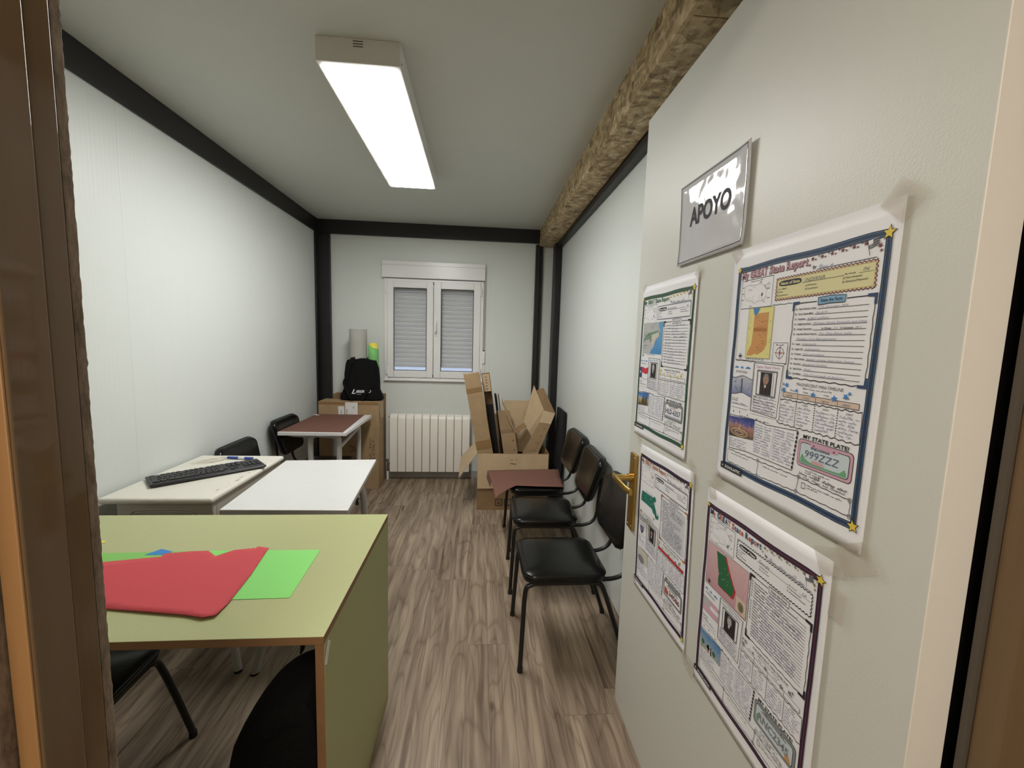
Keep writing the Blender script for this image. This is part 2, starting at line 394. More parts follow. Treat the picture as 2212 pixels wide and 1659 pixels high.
# black steel frame; the last piece stands for darkness behind the door leaf
struct(MB().box((XL, .48, H-.128), (XL+.014, D-.10, H)).build('trim_1', 'black', bevel=.004))
struct(MB().box((XL, D-.04, H-.128), (.585, D, H)).build('trim_2', 'black', bevel=.004))
b = MB().box((XL, D-.10, 0), (XL+.016, D, H-.0)).box((XL, D-.04, 0), (-1.44, D, H-.128))
struct(b.build('trim_3', 'black', bevel=.004))
struct(MB().box((.532, D-.045, 0), (.575, D, 2.37)).box((.583, D-.030, 0), (.605, D, 2.37)).build('trim_4', 'black', bevel=.003))
struct(MB().box((.695, 3.98, 0), (XR, 4.12, 2.36)).build('trim_5', 'black', bevel=.006))
struct(MB().box((.714, .46, 2.315), (XR, 4.12, H)).build('trim_6', 'black', bevel=.004))
struct(MB().box((XR-.10, .452, 0), (XR+.02, .50, 2.315)).build('trim_gap_shade', 'black', bevel=.004))  # added post, its black stands in for the shaded gap behind the door
# strand board casing along the ceiling, two lengths with a joint
b = MB().box((.567, .49, H-.157), (.583, D-.002, H-.0)).box((.583, 1.236, H-.157), (.712, D-.002, H-.141)).box((.583, .49, H-.157), (.712, 1.232, H-.141))
struct(b.build('trim_8', 'osb', bevel=.0015))
struct(MB().box((-1.44, D-.012, 0), (.532, D, .073)).build('baseboard_back', 'skirt', bevel=.002))
# door frame, left jamb: stepped brown profile with a chipped raw edge
def col(pts, z0, z1, mi=None, mb=None):
    mb = mb or MB(); return mb.prism([(x, y, z0) for x, y in pts], (0, 0, z1-z0), mi)
jl = thing('trim_9', '', '') ; del jl['label']; del jl['category']; struct(jl)
col([(-.47, .4405), (-.4195, .4405), (-.4195, .4680), (-.47, .4680)], 0, 2.27).build('jamb_face', 'brown', jl, bevel=.0030, bseg=7)
col([(-.47, .398), (-.4170, .398), (-.4170, .4405), (-.47, .4405)], 0, 2.27).build('jamb_inner_face', 'brown', jl, bevel=.0030, bseg=7)
col([(-.436, .3955), (-.4195, .3955), (-.4185, .3965), (-.4185, .3985), (-.436, .3985)], 0, 2.27).build('jamb_bead', 'bead', jl, bevel=.001, label='jamb bead with warm corridor light put into its orange colour')  # jamb step coloured brighter and more orange to carry the corridor light
col([(-.47, .29), (-.4375, .29), (-.4375, .3975), (-.47, .3975)], 0, 2.27).build('jamb_raw_board', 'grit', jl, label='rough unpainted board')
# chipped edge strip
rnd = random.Random(3); n = 420; vs, fs = [], []
for i in range(n+1):
    z = 2.27*i/n; j = rnd.uniform(-.0002, .0003) + (.0005 if rnd.random() < .04 else 0)
    vs += [(-.47, .4682, z), (-.4206, .4682, z), (-.4206, .4785, z), (-.4214+j, .4800+j*1.4, z), (-.47, .4800, z)]
for i in range(n):
    for k in range(5):
        a = i*5+k; c = i*5+(k+1) % 5; fs.append((a, c, c+5, a+5))
MB().add(vs, fs+[(0, 1, 2, 3, 4), tuple(5*n+k for k in (4, 3, 2, 1, 0))]).build('jamb_chipped_edge', 'grit', jl, label='chipped raw edge')
# right jamb
jr = thing('trim_10', '', ''); del jr['label']; del jr['category']; struct(jr)
col([(.640, .372), (.70, .372), (.70, .436), (.640, .436)], 0, 2.27).build('jamb_face', 'brown', jr, bevel=.002, bseg=3)
col([(.633, .29), (.70, .29), (.70, .372), (.633, .372)], 0, 2.27).build('jamb_outer_face', 'brown', jr, bevel=.002, bseg=3)
col([(.634, .436), (.66, .436), (.66, .444), (.634, .444)], 0, 2.27).build('gasket', 'gasket', jr, label='grey rubber seal')
struct(MB().box((-.437, .398, 2.225), (.640, .44, 2.27)).build('trim_11', 'brown'))

# ---- door leaf, opened along the right wall
dr = struct(MB().box((.570, .4495, .008), (.6245, 1.490, 2.199)).build('door_1', ['door', 'dooredge'], bevel=.0015))
for p in dr.data.polygons:
    if p.normal.y < -.9: p.material_index = 1
hd = MB().box((.5585, 1.395, .755), (.5705, 1.447, 1.035)).build('handle_plate', 'brass', dr, bevel=.003, bseg=3, label='brass handle plate')
for yy, zz in ((1.405, 1.022), (1.437, 1.022), (1.405, .768), (1.437, .768)):
    MB().tube([(.5588, yy, zz), (.5572, yy, zz)], .0042, 10, smooth=1).build('screw', 'chrome', hd, smooth=True)
b = MB().tube([(.560, 1.42, .945), (.545, 1.42, .945)], .0155, 20, smooth=1).tube([(.548, 1.42, .945), (.505, 1.42, .946), (.494, 1.418, .946)], .0115, 16, smooth=3)
b.build('handle_neck', 'brass', hd, smooth=True)
b = MB(); prof = [(.494, 1.432, .949), (.492, 1.40, .950), (.494, 1.36, .947), (.500, 1.315, .942), (.508, 1.292, .938)]
b.grid(lambda a, t: (lambda P, an: (P.x+.0055*math.copysign(abs(math.cos(an))**.6, math.cos(an)), P.y, P.z+.0115*math.copysign(abs(math.sin(an))**.6, math.sin(an))))(catmull([Vector(p) for p in prof], [0]*5, 5)[0][min(int(t*20+.5), 20)], a*2*PI), 14, 20, cu=True)
b.add([v.copy() for v in b.v[:14]], [tuple(range(14))]); b.add([v.copy() for v in b.v[14*20:14*21]], [tuple(range(14))]); b.build('lever', 'brass', hd, smooth=True)

# ---- window_1
wn = struct(MB().build('window_1', 'pvc'))
F0, F1, Z0, Z1 = -.939, .029, 1.008, 1.995
yf = D-.018
b = MB()
def frame(b, x0, x1, z0, z1, wd, y0, y1):
    b.box((x0, y0, z0), (x0+wd, y1, z1)); b.box((x1-wd, y0, z0), (x1, y1, z1)); b.box((x0+wd, y0, z0), (x1-wd, y1, z0+wd)); b.box((x0+wd, y0, z1-wd), (x1-wd, y1, z1))
frame(b, F0, F1, Z0, Z1, .036, yf, D+.06); b.build('window_frame', 'pvc', wn, bevel=.003)
MB().box((F0-.004, yf-.014, Z0-.012), (F1+.004, yf+.004, Z0+.002)).build('window_sill', 'pvc', wn, bevel=.003)
for k, (x0, x1, g0, g1) in enumerate(((-.908, -.464, -.847, -.528), (-.460, -.002, -.389, -.069))):
    b = MB(); y0, y1 = yf-.012, D+.045
    b.box((x0, y0, 1.032), (g0, y1, 1.972)).box((g1, y0, 1.032), (x1, y1, 1.972)).box((g0, y0, 1.032), (g1, y1, 1.101)).box((g0, y0, 1.908), (g1, y1, 1.972))
    sash = b.build('window_sash', 'pvc', wn, bevel=.004)
    b = MB(); frame(b, g0-.001, g1+.001, 1.100, 1.909, .0065, y0+.004, y0+.012); b.build('pane_seal', 'rubber', sash, label='black rubber seal')
    MB().box((g0, D+.005, 1.10), (g1, D+.009, 1.909)).build('pane', 'glass', sash)
b = MB().box((-.452, yf-.019, 1.45), (-.418, yf-.011, 1.52)).tube([(-.435, yf-.018, 1.485), (-.435, yf-.055, 1.49), (-.435, yf-.058, 1.53), (-.434, yf-.050, 1.60)], [.008, .009, .010, .008], 10)
b.build('window_handle', 'pvc', wn, smooth=True)
for hx in (-.913, .004):
    for hz in (1.06, 1.85):
        MB().box((hx-.006, yf-.020, hz), (hx+.006, yf-.002, hz+.075)).build('hinge', 'pvc', wn, bevel=.003)
for zz in (1.038, 1.945): MB().box((-.4655, yf-.015, zz), (-.4585, yf-.009, zz+.026)).build('latch_slot', 'rubber', wn)
b = MB().box((F0-.017, yf-.03, 2.0), (F1+.011, D+.02, 2.160)); bx = b.build('shutter_box', 'pvc', wn, bevel=.004)
b = MB(); b.box((F0-.012, yf-.0312, 2.118), (F1+.006, yf-.0298, 2.1205)); b.build('shutter_box_lid_line', 'skirt', bx)
b = MB(); n = 21; zt, zb = 2.06, 1.128; st = (zt-zb)/n
for i in range(n):
    z = zb+i*st
    prof = [(D+.082, z+.001), (D+.0785, z+.008), (D+.0765, z+st*.5), (D+.0785, z+st-.008), (D+.082, z+st-.001), (D+.089, z+st-.001), (D+.089, z+.001)]
    b.prism([(-.93, y, zz) for y, zz in prof], (.95, 0, 0))
b.build('roller_shutter', 'shut', wn, label='lowered grey slatted roller shutter')
MB().box((-.93, D+.045, 1.005), (.02, D+.15, 1.02)).build('outer_sill', 'pvc', wn)
MB().box((-.95, D+.06, .99), (-.93, D+.16, 2.16)).box((.02, D+.06, .99), (.04, D+.16, 2.16)).box((-.93, D+.1, 2.06), (.02, D+.16, 2.16)).build('shutter_guide', 'pvc', wn)
b = MB().box((.034, yf-.004, 1.32), (.046, yf-.002, 2.0)); b.build('shutter_strap', 'skirt', wn)
st_ = MB().box((.026, D-.022, 1.185), (.052, D, 1.318)).build('strap_winder', 'pvc', wn, bevel=.004)
MB().box((.030, D-.0235, 1.312), (.049, D-.019, 1.322)).build('strap_slot', 'rubber', st_)
MB().box((.030, D-.010, 1.02), (.049, D, 1.178)).build('strap_channel', 'pvc', wn, bevel=.002)

# ============================================================ CEILING LIGHT
cl = thing('ceiling_light', 'long white surface-mounted ceiling light, lit, above the room', 'ceiling light', (-.47, 2.33, H))
lx, ly0, ly1, lz = .153, -.645, .625, -.086
b = MB().box((-lx, ly0, lz), (lx, ly1, 0))
body = b.build('lamp_body', 'lampbody', cl, bevel=.002)
MB().box((-lx+.017, ly0+.024, lz-.0045), (lx-.017, ly1-.020, lz-.0002)).build('diffuser', 'diffuser', cl)
b = MB()
for k in range(3): b.box((-.018, ly0-.0008, -.012-k*.009), (.018, ly0+.001, -.0095-k*.009))
b.build('vent_slots', 'rubber', body)
MB().tube([(lx-.001, ly0+.03, -.06), (lx+.0012, ly0+.03, -.06)], .0035, 8, smooth=1).build('screw', 'rubber', body)
hl = thing('corridor_light', 'warm square ceiling light in the corridor behind the doorway', 'ceiling light', (-.35, -.8, 2.5))
MB().box((-.3, -.3, -.05), (.3, .3, 0)).build('lamp_body', 'lampbody', hl); MB().box((-.28, -.28, -.054), (.28, .28, -.0502)).build('diffuser', 'halllamp', hl)

# ============================================================ RADIATOR
rd = thing('radiator', 'cream white sectional radiator on the end wall under the window', 'radiator', (-.872, D-.108, .09))
sw = .0792
for i in range(10):
    x0 = i*sw+.0015; x1 = (i+1)*sw-.0025
    pts = [(-.0, 0), (-.0, .535), (.012, .562), (.045, .582), (.060, .578), (.060, .006), (.02, .0)]
    b = MB().prism([(x0, y, z) for y, z in pts], (x1-x0, 0, 0))
    b.box((x0+.02, .055, .02), (x1-.02, .085, .56))
    b.build('section', 'rad', rd, bevel=.005, bseg=3)
MB().tube([(-.006, .04, .55), (.01, .04, .55)], .012, 12, smooth=1).tube([(-.006, .04, .55), (-.016, .04, .55)], .006, 8, smooth=1).build('bleed_valve', 'chrome', rd, smooth=True)
b = MB().tube([(.005, .04, .075), (-.032, .04, .075)], .010, 12, smooth=1).tube([(-.026, .04, .105), (-.026, .04, -.01)], .009, 12, smooth=1).tube([(-.014, .04, .075), (-.014, .012, .075)], .012, 12, smooth=1).tube([(-.026, .04, .098), (-.026, .04, .122)], .013, 12, smooth=1)
b.build('valve', 'chrome', rd, smooth=True)
MB().tube([(-.026, .04, -.088), (-.026, .04, .0)], .0095, 12, smooth=1).build('pipe', 'pvc', rd, smooth=True)
for xx in (.15, .62): MB().box((xx, .06, .45), (xx+.03, .095, .50)).build('wall_bracket', 'rad', rd)

# ============================================================ CHAIRS (black vinyl, tubular frame)
def make_chair(label, front=.20, foot=.205, cat='chair', group=None):
    t = thing('chair', label, cat, group=group)
    W = .178
    def seat_fn():
        b = MB(); rings = [(-.040, .90), (-.036, .965), (-.022, 1.0), (-.012, 1.0), (-.004, .975), (0, .93)]
        out = rrect(2*W, .17+front, .055, 6, 0, (front-.17)/2); cyy = (front-.17)/2
        n = len(out); k0 = []
        for z, s_ in rings:
            k0.append(len(b.v)); b.v += [Vector((x*(1-(1-s_)*.6), cyy+(y-cyy)*(1-(1-s_)*.6), .43+z)) for x, y in out]
        for a, c in zip(k0, k0[1:]):
            for i in range(n): j = (i+1) % n; b.f.append([a+i, a+j, c+j, c+i]); b.m.append(0)
        b.f.append([k0[0]+i for i in range(n)][::-1]); b.m.append(0)
        # domed cushion
        prev = k0[-1]
        for z, s_ in ((.006, .8), (.011, .5), (.0125, .2)):
            k = len(b.v); b.v += [Vector((x*s_, cyy+(y-cyy)*s_, .43+z)) for x, y in out]
            for i in range(n): j = (i+1) % n; b.f.append([prev+i, prev+j, k+j, k+i]); b.m.append(0)
            prev = k
        b.f.append([prev+i for i in range(n)]); b.m.append(0)
        return b
    st = seat_fn().build('seat', 'vinyl', t, smooth=True)
    pip = [(x, y, .4205) for x, y in rrect(2*W+.003, .173+front, .056, 6, 0, (front-.17)/2)]; pip.append(pip[0])
    MB().tube(pip, .0022, 6, smooth=1).build('piping', 'vinyl', st, smooth=True)
    # backrest: padded, curved, wider at the top
    def br(th, side):
        b = MB(); out = rrect(2, 2, .34, 7); n = len(out)
        def P(u, v, off):
            z = .652+v*.133
            hw = .205-.030*(1-v)/2*1.4
            x = u*hw; y = -.256-.034*v-.018*(1-u*u)+off
            return Vector((x, y, z))
        layers = [(-.024, .90), (-.020, .965), (-.009, 1.0), (.010, 1.0), (.021, .965), (.025, .90)]
        ks = []
        for off, s_ in layers: ks.append(len(b.v)); b.v += [P(x*s_, y*s_, off) for x, y in out]
        for a, c in zip(ks, ks[1:]):
            for i in range(n): j = (i+1) % n; b.f.append([a+i, a+j, c+j, c+i]); b.m.append(0)
        for base, offs, sg in ((ks[0], -.024, -1), (ks[-1], .025, 1)):
            prev = base
            for s_, e in ((.7, .004), (.4, .006), (.12, .0065)):
                k = len(b.v); b.v += [P(x*s_, y*s_, offs+sg*e) for x, y in out]
                for i in range(n): j = (i+1) % n; b.f.append([prev+i, prev+j, k+j, k+i]); b.m.append(0)
                prev = k
            b.f.append([prev+i for i in range(n)]); b.m.append(0)
        return b, [P(x*1.004, y*1.004, 0) for x, y in out]
    bb, edge = br(0, 0); bk = bb.build('backrest', 'vinyl', t, smooth=True)
    MB().tube(edge+[edge[0]], .0024, 6, smooth=1).build('piping', 'vinyl', bk, smooth=True)
    for s in (-1, 1):
        x = s*(W-.028); xf = s*(W+.008)
        b = MB().tube([(x, -.02, .381), (x, front-.07, .381), (x+(xf-x)*.1, front-.035, .376), (x+(xf-x)*.2, front-.012, .350), (x+(xf-x)*.5, (front-.012+foot)/2, .20), (xf, foot, .012)], .0105, 12)
        lg = b.build('leg', 'tube', t, smooth=True); MB().tube([(xf, foot, .0), (xf-s*.0005, foot-.001, .02)], .0125, 12, smooth=1).build('rubber_foot', 'rubber', lg, smooth=True)
        b = MB().tube([(x, -.02, .381), (x, -.10, .381), (x+(xf-x)*.1, -.135, .376), (x+(xf-x)*.2, -.158, .350), (x+(xf-x)*.5, -.21, .20), (xf, -.275, .012)], .0105, 12)
        lg = b.build('leg', 'tube', t, smooth=True); MB().tube([(xf, -.275, .0), (xf-s*.0005, -.272, .02)], .0125, 12, smooth=1).build('rubber_foot', 'rubber', lg, smooth=True)
        xb = s*.125
        MB().tube([(xb, .0, .381), (xb, -.15, .379), (xb, -.215, .383), (xb, -.262, .405), (xb, -.284, .45), (xb, -.290, .52), (xb, -.305, .66)], .0095, 12).build('back_support', 'tube', t, smooth=True)
    for yc in (-.10, front-.08): MB().tube([(-(W-.028), yc, .377), (W-.028, yc, .377)], .008, 10, smooth=1).build('crossbar', 'tube', t, smooth=True)
    return t
G = 'black vinyl chairs along the right wall'
c1 = make_chair('black vinyl chair nearest the open door, first of the row by the right wall', group=G)
c1.location = (.405, 1.835, 0); c1.rotation_euler = (0, 0, PI/2+.01)
for loc, rz, lb, g in (((.410, 2.385, 0), PI/2-.03, 'black vinyl chair in the middle of the row along the right wall', G),
                    ((.425, 2.870, 0), PI/2+.03, 'black vinyl chair with a red-brown card sheet lying on its seat', G),
                    ((-1.216, 3.30, 0), -PI/2, 'black chair against the left wall, pushed under the table with the red-brown top', 'black chairs along the left wall'),
                    ((-1.216, 2.655, 0), -PI/2, 'black chair against the left wall just behind the desk with the keyboard', 'black chairs along the left wall')):
    c = copy_tree(c1); c.location = loc; c.rotation_euler = (0, 0, rz); c['label'] = lb; c['group'] = g
    if 'keyboard' in lb: c.scale = (1, 1, .95)
cd = make_chair('black chair pushed under the pale green desk, left of the backpack', front=.22, foot=.30)
cd.location = (-1.160, 1.105, 0); cd.rotation_euler = (0, 0, .03)

# ============================================================ GREEN DESK
dk = thing('desk', 'large pale green laminate desk with brown edges in the left foreground', 'desk', (-.338, .900, 0))
dw, dd = 1.20, .663
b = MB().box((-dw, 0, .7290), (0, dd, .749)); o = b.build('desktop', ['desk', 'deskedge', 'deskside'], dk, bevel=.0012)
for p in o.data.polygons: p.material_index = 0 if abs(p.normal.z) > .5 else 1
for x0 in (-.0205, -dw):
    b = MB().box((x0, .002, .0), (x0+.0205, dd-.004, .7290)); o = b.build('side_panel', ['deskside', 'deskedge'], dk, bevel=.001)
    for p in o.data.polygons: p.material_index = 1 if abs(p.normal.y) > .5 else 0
b = MB(); v0 = Vector((.0006, .030, .716)); b.prism([(.0002, .003, .678), (.0002, .016, .668), (.0002, .040, .708), (.0002, .026, .722)], (.0006, 0, 0))
st = b.build('torn_sticker', 'label', dk, label='torn white sticker remnant')

def sheet(pts, z, mt, name, label, cat, group=None, th=.0006):
    cx = sum(p[0] for p in pts)/len(pts); cyy = sum(p[1] for p in pts)/len(pts)
    b = MB().prism([(x-cx, y-cyy, 0) for x, y in pts], (0, 0, th)); o = b.build(name, mt); o.location = (cx, cyy, z)
    return tag(o, label, cat, group)
sheet([(-.490, 1.291), (-.476, 1.046), (-.86, 1.036), (-.86, 1.294)], .7496, 'green', 'green_paper_sheet', 'light green paper sheet sticking out right of the red paper', 'paper sheet')
sheet([(-.868, 1.293), (-.868, 1.05), (-1.19, 1.04), (-1.19, 1.283)], .7496, 'green2', 'green_paper_sheet', 'green paper sheet almost hidden behind the red paper, left side of the green desk', 'paper sheet')
sheet([(-.995, 1.27), (-.973, 1.306), (-.930, 1.290), (-.93, 1.27)], .7504, 'blue', 'blue_paper_scrap', 'small blue paper tip peeking out behind the red paper', 'paper scrap')
sheet([(-1.181, 1.364), (-1.176, 1.352), (-1.26, 1.335), (-1.26, 1.36)], .7496, 'yellow', 'yellow_paper_scrap', 'yellow paper scrap on the green desk beside the door frame', 'paper scrap')
red = [(-1.13,1.228),(-1.073,1.231),(-.939,1.257),(-.942,1.276),(-.871,1.288),(-.825,1.290),(-.784,1.256),(-.751,1.292),(-.714,1.300),(-.710,1.304),(-.705,1.299),(-.700,1.306),(-.694,1.301),(-.689,1.314),(-.652,1.304),(-.626,1.147),(-.614,1.028),(-.614,.974),(-.640,.966),(-.686,.979),(-.884,1.010),(-1.0,1.02),(-1.12,1.035)]
# red sheet: triangulated so that its near edge curls up a little
bm = bmesh.new(); cx, cyy = -.85, 1.14
vs = [bm.verts.new((x-cx, y-cyy, 0)) for x, y in red]; bm.faces.new(vs)
bmesh.ops.triangulate(bm, faces=bm.faces[:]); 
for _ in range(3): bmesh.ops.subdivide_edges(bm, edges=[e for e in bm.edges if e.calc_length() > .03], cuts=1, use_grid_fill=False); bmesh.ops.triangulate(bm, faces=bm.faces[:])
for v in bm.verts:
    y = v.co.y+cyy; v.co.z = .004*max(0, (1.06-y)/.09)**1.5 + .0006*math.sin(v.co.x*30)*.3
me = bpy.data.meshes.new('red_paper_sheet'); bm.to_mesh(me); bm.free(); me.materials.append(M['red'])
for p in me.polygons: p.use_smooth = True
o = bpy.data.objects.new('red_paper_sheet', me); COL.objects.link(o); o.location = (cx, cyy, .7522); md = o.modifiers.new('t', 'SOLIDIFY'); md.thickness = .0006; md.offset = 1
tag(o, 'large red cut-out paper sheet lying on the green desk', 'paper sheet')

# ---- backpack under the desk
bp = thing('backpack', 'black fabric backpack on the floor under the green desk against its side', 'backpack', (-.50, 1.06, 0))
sil = [(-.100, 0), (-.108, .06), (-.112, .20), (-.107, .335), (-.098, .41), (-.058, .475), (.000, .528), (.060, .553), (.102, .548), (.122, .51), (.126, .3), (.126, .1), (.118, 0)]
b = MB(); n = len(sil); cxx = sum(p[0] for p in sil)/n; czz = .28
lay = [(-.105, .80), (-.098, .93), (-.07, 1.0), (.06, 1.0), (.085, .95), (.095, .84)]; ks = []
for y, s_ in lay:
    ks.append(len(b.v)); b.v += [Vector((cxx+(x-cxx)*s_, y, max(0, czz+(z-czz)*s_) if z > .01 else 0.0)) for x, z in sil]
for a, c in zip(ks, ks[1:]):
    for i in range(n): j = (i+1) % n; b.f.append([a+i, a+j, c+j, c+i]); b.m.append(0)
b.f.append([ks[0]+i for i in range(n)]); b.m.append(0); b.f.append([ks[-1]+i for i in range(n)][::-1]); b.m.append(0)
b.build('bag_body', 'dkfab', bp, smooth=True, sub=1)
b = MB().box((-.07, -.128, .03), (.085, -.098, .27)); b.build('front_pocket', 'dkfab', bp, bevel=.014, bseg=4)
b = MB().tube([(-.05, -.1, .32), (-.01, -.106, .42), (.05, -.106, .47), (.085, -.1, .46)], .002, 6); b.build('zip', 'dkfab', bp, smooth=True)
b = MB().ribbon([(.02, .06, .54), (.03, .065, .588), (.075, .065, .592), (.09, .06, .55)], (0, 1, 0), .022, .004); b.build('top_handle', 'dkfab', bp, smooth=True)

# ============================================================ OLD CREAM DESK
od = thing('school_desk', 'old cream moulded school desk with the keyboard on it, against the left wall', 'desk', (-1.315, 2.065, 0))
b = MB().box((-.222, -.322, .714), (.222, .322, .740)); b.build('desktop', 'cream', od, bevel=.011, bseg=4)
b = MB().box((-.165, -.30, .60), (.212, -.275, .716)).box((-.165, .275, .60), (.212, .30, .716)).box((-.165, -.275, .60), (-.14, .275, .716)).box((.187, -.275, .60), (.212, .275, .716))
ap = b.build('apron', 'creamside', od, bevel=.004)
b = MB()
for yy in (-.302,):
    for ins in (0, .010):
        arc = [(-.125+ins, yy, .603), (-.122+ins, yy, .645-ins), (-.105+ins, yy, .672-ins), (-.07, yy, .684-ins), (.10, yy, .684-ins), (.145-ins, yy, .672-ins), (.165-ins, yy, .645-ins), (.170-ins, yy, .603)]
        b.tube(arc, .0028, 6)
b.build('embossed_arch', 'creamside', ap, smooth=True)
for sx, sy_ in ((-1, -1), (1, -1), (-1, 1), (1, 1)):
    fx = .185*sx if not (sx == 1 and sy_ == -1) else .324; fy = .27*sy_ if not (sx == 1 and sy_ == -1) else -.365
    tx = .16*sx; ty = .24*sy_
    mid = (tx+(fx-tx)*.35, ty+(fy-ty)*.35, .35) if not (sx == 1 and sy_ == -1) else (.235, -.285, .35)
    b = MB().tube([(tx, ty, .70), (tx+(mid[0]-tx)*.3, ty+(mid[1]-ty)*.3, .60), mid, (fx, fy, .006)], .0155, 14)
    lg = b.build('leg', 'whitemetal', od, smooth=True); MB().tube([(fx, fy, 0), (fx, fy, .009)], .016, 14, smooth=1).build('rubber_foot', 'rubber', lg, smooth=True)
b = MB(); rr = random.Random(5)
for k in range(15):
    y = -.24+.46*rr.random()**.8; L = rr.uniform(.006, .04); x = .196+rr.uniform(-.022, .010); w_ = rr.uniform(.0012, .004)
    b.prism([(x, y, .7402), (x+w_, y+.002, .7402), (x+w_*.7, y+L, .7402), (x-w_*.2, y+L*.8, .7402)], (0, 0, .0001))
b.build('paint_chips', 'scuff', od, label='dark worn paint chips along the right edge')

# ---- keyboard
kb = thing('keyboard', 'black computer keyboard lying diagonally on the cream desk', 'keyboard', (-1.300, 2.066, .740), math.radians(42.5))
b = MB().box((-.228, -.078, .004), (.228, .078, .016)); sh = b.build('case', 'kb', kb, bevel=.005, bseg=3)
b = MB().box((-.222, -.080, .003), (.222, -.066, .013)); b.build('front_edge', 'kb', kb, bevel=.005, bseg=3)
for xx in (-.2, .2):
    for yy in (-.06, .06): MB().box((xx-.012, yy-.006, 0), (xx+.012, yy+.006, .005)).build('rubber_pad', 'rubber', kb)
keys = []
u = .0192
x0 = -.215
def row(x, y, ws):
    for w_ in ws:
        if w_ > 0: keys.append((x+w_*u/2, y, w_*u-.0028))
        x += abs(w_)*u
row(x0, .056, [1, -1, 1, 1, 1, 1, -.5, 1, 1, 1, 1, -.5, 1, 1, 1, 1, -.25, 1, 1, 1])
row(x0, .033, [1]*13+[2, -.25, 1, 1, 1, -.25, 1, 1, 1, 1])
row(x0, .0138, [1.5]+[1]*11+[1, 1.5, -.25, 1, 1, 1, -.25, 1, 1, 1, 1])
row(x0, -.0054, [1.75]+[1]*11+[2.25, -3.5, 1, 1, 1])
row(x0, -.0246, [1.25]+[1]*11+[2.75, -1.25, 1, -1.25, 1, 1, 1, 1])
row(x0, -.0438, [1.5, 1.25, 6.25, 1.25, 1.25, 1.25, 1.25, -1.25, 1, 1, 1, -.25, 2, 1])
km = {}
for (x, y, w_) in keys[:100]:
    wk = round(w_, 4)
    if wk not in km:
        b = MB(); h = .0164; z0, z1 = .0155, .0205
        b.add([(-wk/2, -h/2, z0), (wk/2, -h/2, z0), (wk/2, h/2, z0), (-wk/2, h/2, z0), (-wk/2+.0015, -h/2+.0015, z1), (wk/2-.0015, -h/2+.0015, z1), (wk/2-.0015, h/2-.0012, z1), (-wk/2+.0015, h/2-.0012, z1)],
              [(0,3,2,1),(4,5,6,7),(0,1,5,4),(1,2,6,5),(2,3,7,6),(3,0,4,7)])
        o = b.build('key', 'key', kb); km[wk] = o; o.location = (x, y, 0)
    else:
        o = km[wk].copy(); COL.objects.link(o); o.parent = kb; o.location = (x, y, 0)
# ---- cable and marker on the desk
rr = random.Random(11); path = []
for i in range(46):
    a = i*.55; path.append((.055*math.cos(a)*(1+.3*math.sin(i*.37))+.0012*i-.02, .028*math.sin(a)*(1+.25*math.cos(i*.6)), .003+.0012*(i % 5)))
o = MB().tube(path, .0013, 6, smooth=3).build('cable', 'cable', smooth=True); o.location = (-1.42, 2.265, .7405); o.rotation_euler = (0, 0, .8)
tag(o, 'thin whitish coiled cable lying on the cream desk behind the keyboard', 'cable')
mk = thing('marker', 'blue and white marker pen behind the keyboard on the cream desk', 'marker', (-1.285, 2.305, .7485), -.12)
MB().tube([(-.075, 0, 0), (-.07, 0, 0), (-.01, 0, 0)], [.004, .0068, .0075], 12, smooth=1).build('cap', 'penblue', mk, smooth=True)
MB().tube([(-.01, 0, 0), (.025, 0, 0)], .0078, 12, smooth=1).build('barrel', 'label', mk, smooth=True, label='white barrel')
MB().tube([(.025, 0, 0), (.068, 0, 0)], .0075, 12, smooth=1).build('end_cap', 'penblue', mk, smooth=True)

# ============================================================ WHITE SCHOOL TABLE
def rot2(x, y, a): return (x*math.cos(a)-y*math.sin(a), x*math.sin(a)+y*math.cos(a))
wt = thing('school_table', 'white topped school table in the middle, beside the cream desk', 'table', (-.797, 2.021, 0))
crn = [(-.226, -.347), (.277, -.355), (.215, .364), (-.273, .335)]
b = MB().prism([(x, y, .700) for x, y in crn], (0, 0, .022)); o = b.build('tabletop', ['whitetop', 'whitemetal'], wt, bevel=.003)
for p in o.data.polygons: p.material_index = 0 if p.normal.z > .5 else 1
legs = [((.17, -.27, .70), (.17, -.275, .012)), ((.150, .255, .70), (.165, .285, .012)), ((-.215, .25, .70), (-.23, .28, .012))]
for a, c in legs:
    lg = MB().tube([a, (a[0], a[1], .62), (c[0], c[1], .5), (c[0], c[1], .2), c], .019, 14).build('leg', 'whitemetal', wt, smooth=True)
    MB().tube([(c[0], c[1], 0), (c[0], c[1], .008)], .0195, 14, smooth=1).build('rubber_foot', 'rubber', lg, smooth=True)
lg = MB().tube([(-.06, -.275, .70), (-.062, -.29, .45), (-.075, -.315, .2), (-.120, -.337, .006)], .0165, 14).build('leg', 'whitemetal', wt, smooth=True)
MB().tube([(-.120, -.337, 0), (-.120, -.337, .009)], .017, 14, smooth=1).build('rubber_foot', 'rubber', lg, smooth=True)
b = MB().tube([(-.20, .25, .675), (.15, .25, .675)], .014, 10, smooth=1).tube([(-.06, -.27, .675), (.17, -.27, .675)], .014, 10, smooth=1).tube([(.165, -.27, .675), (.155, .26, .675)], .014, 10, smooth=1)
b.build('frame', 'whitemetal', wt, smooth=True)

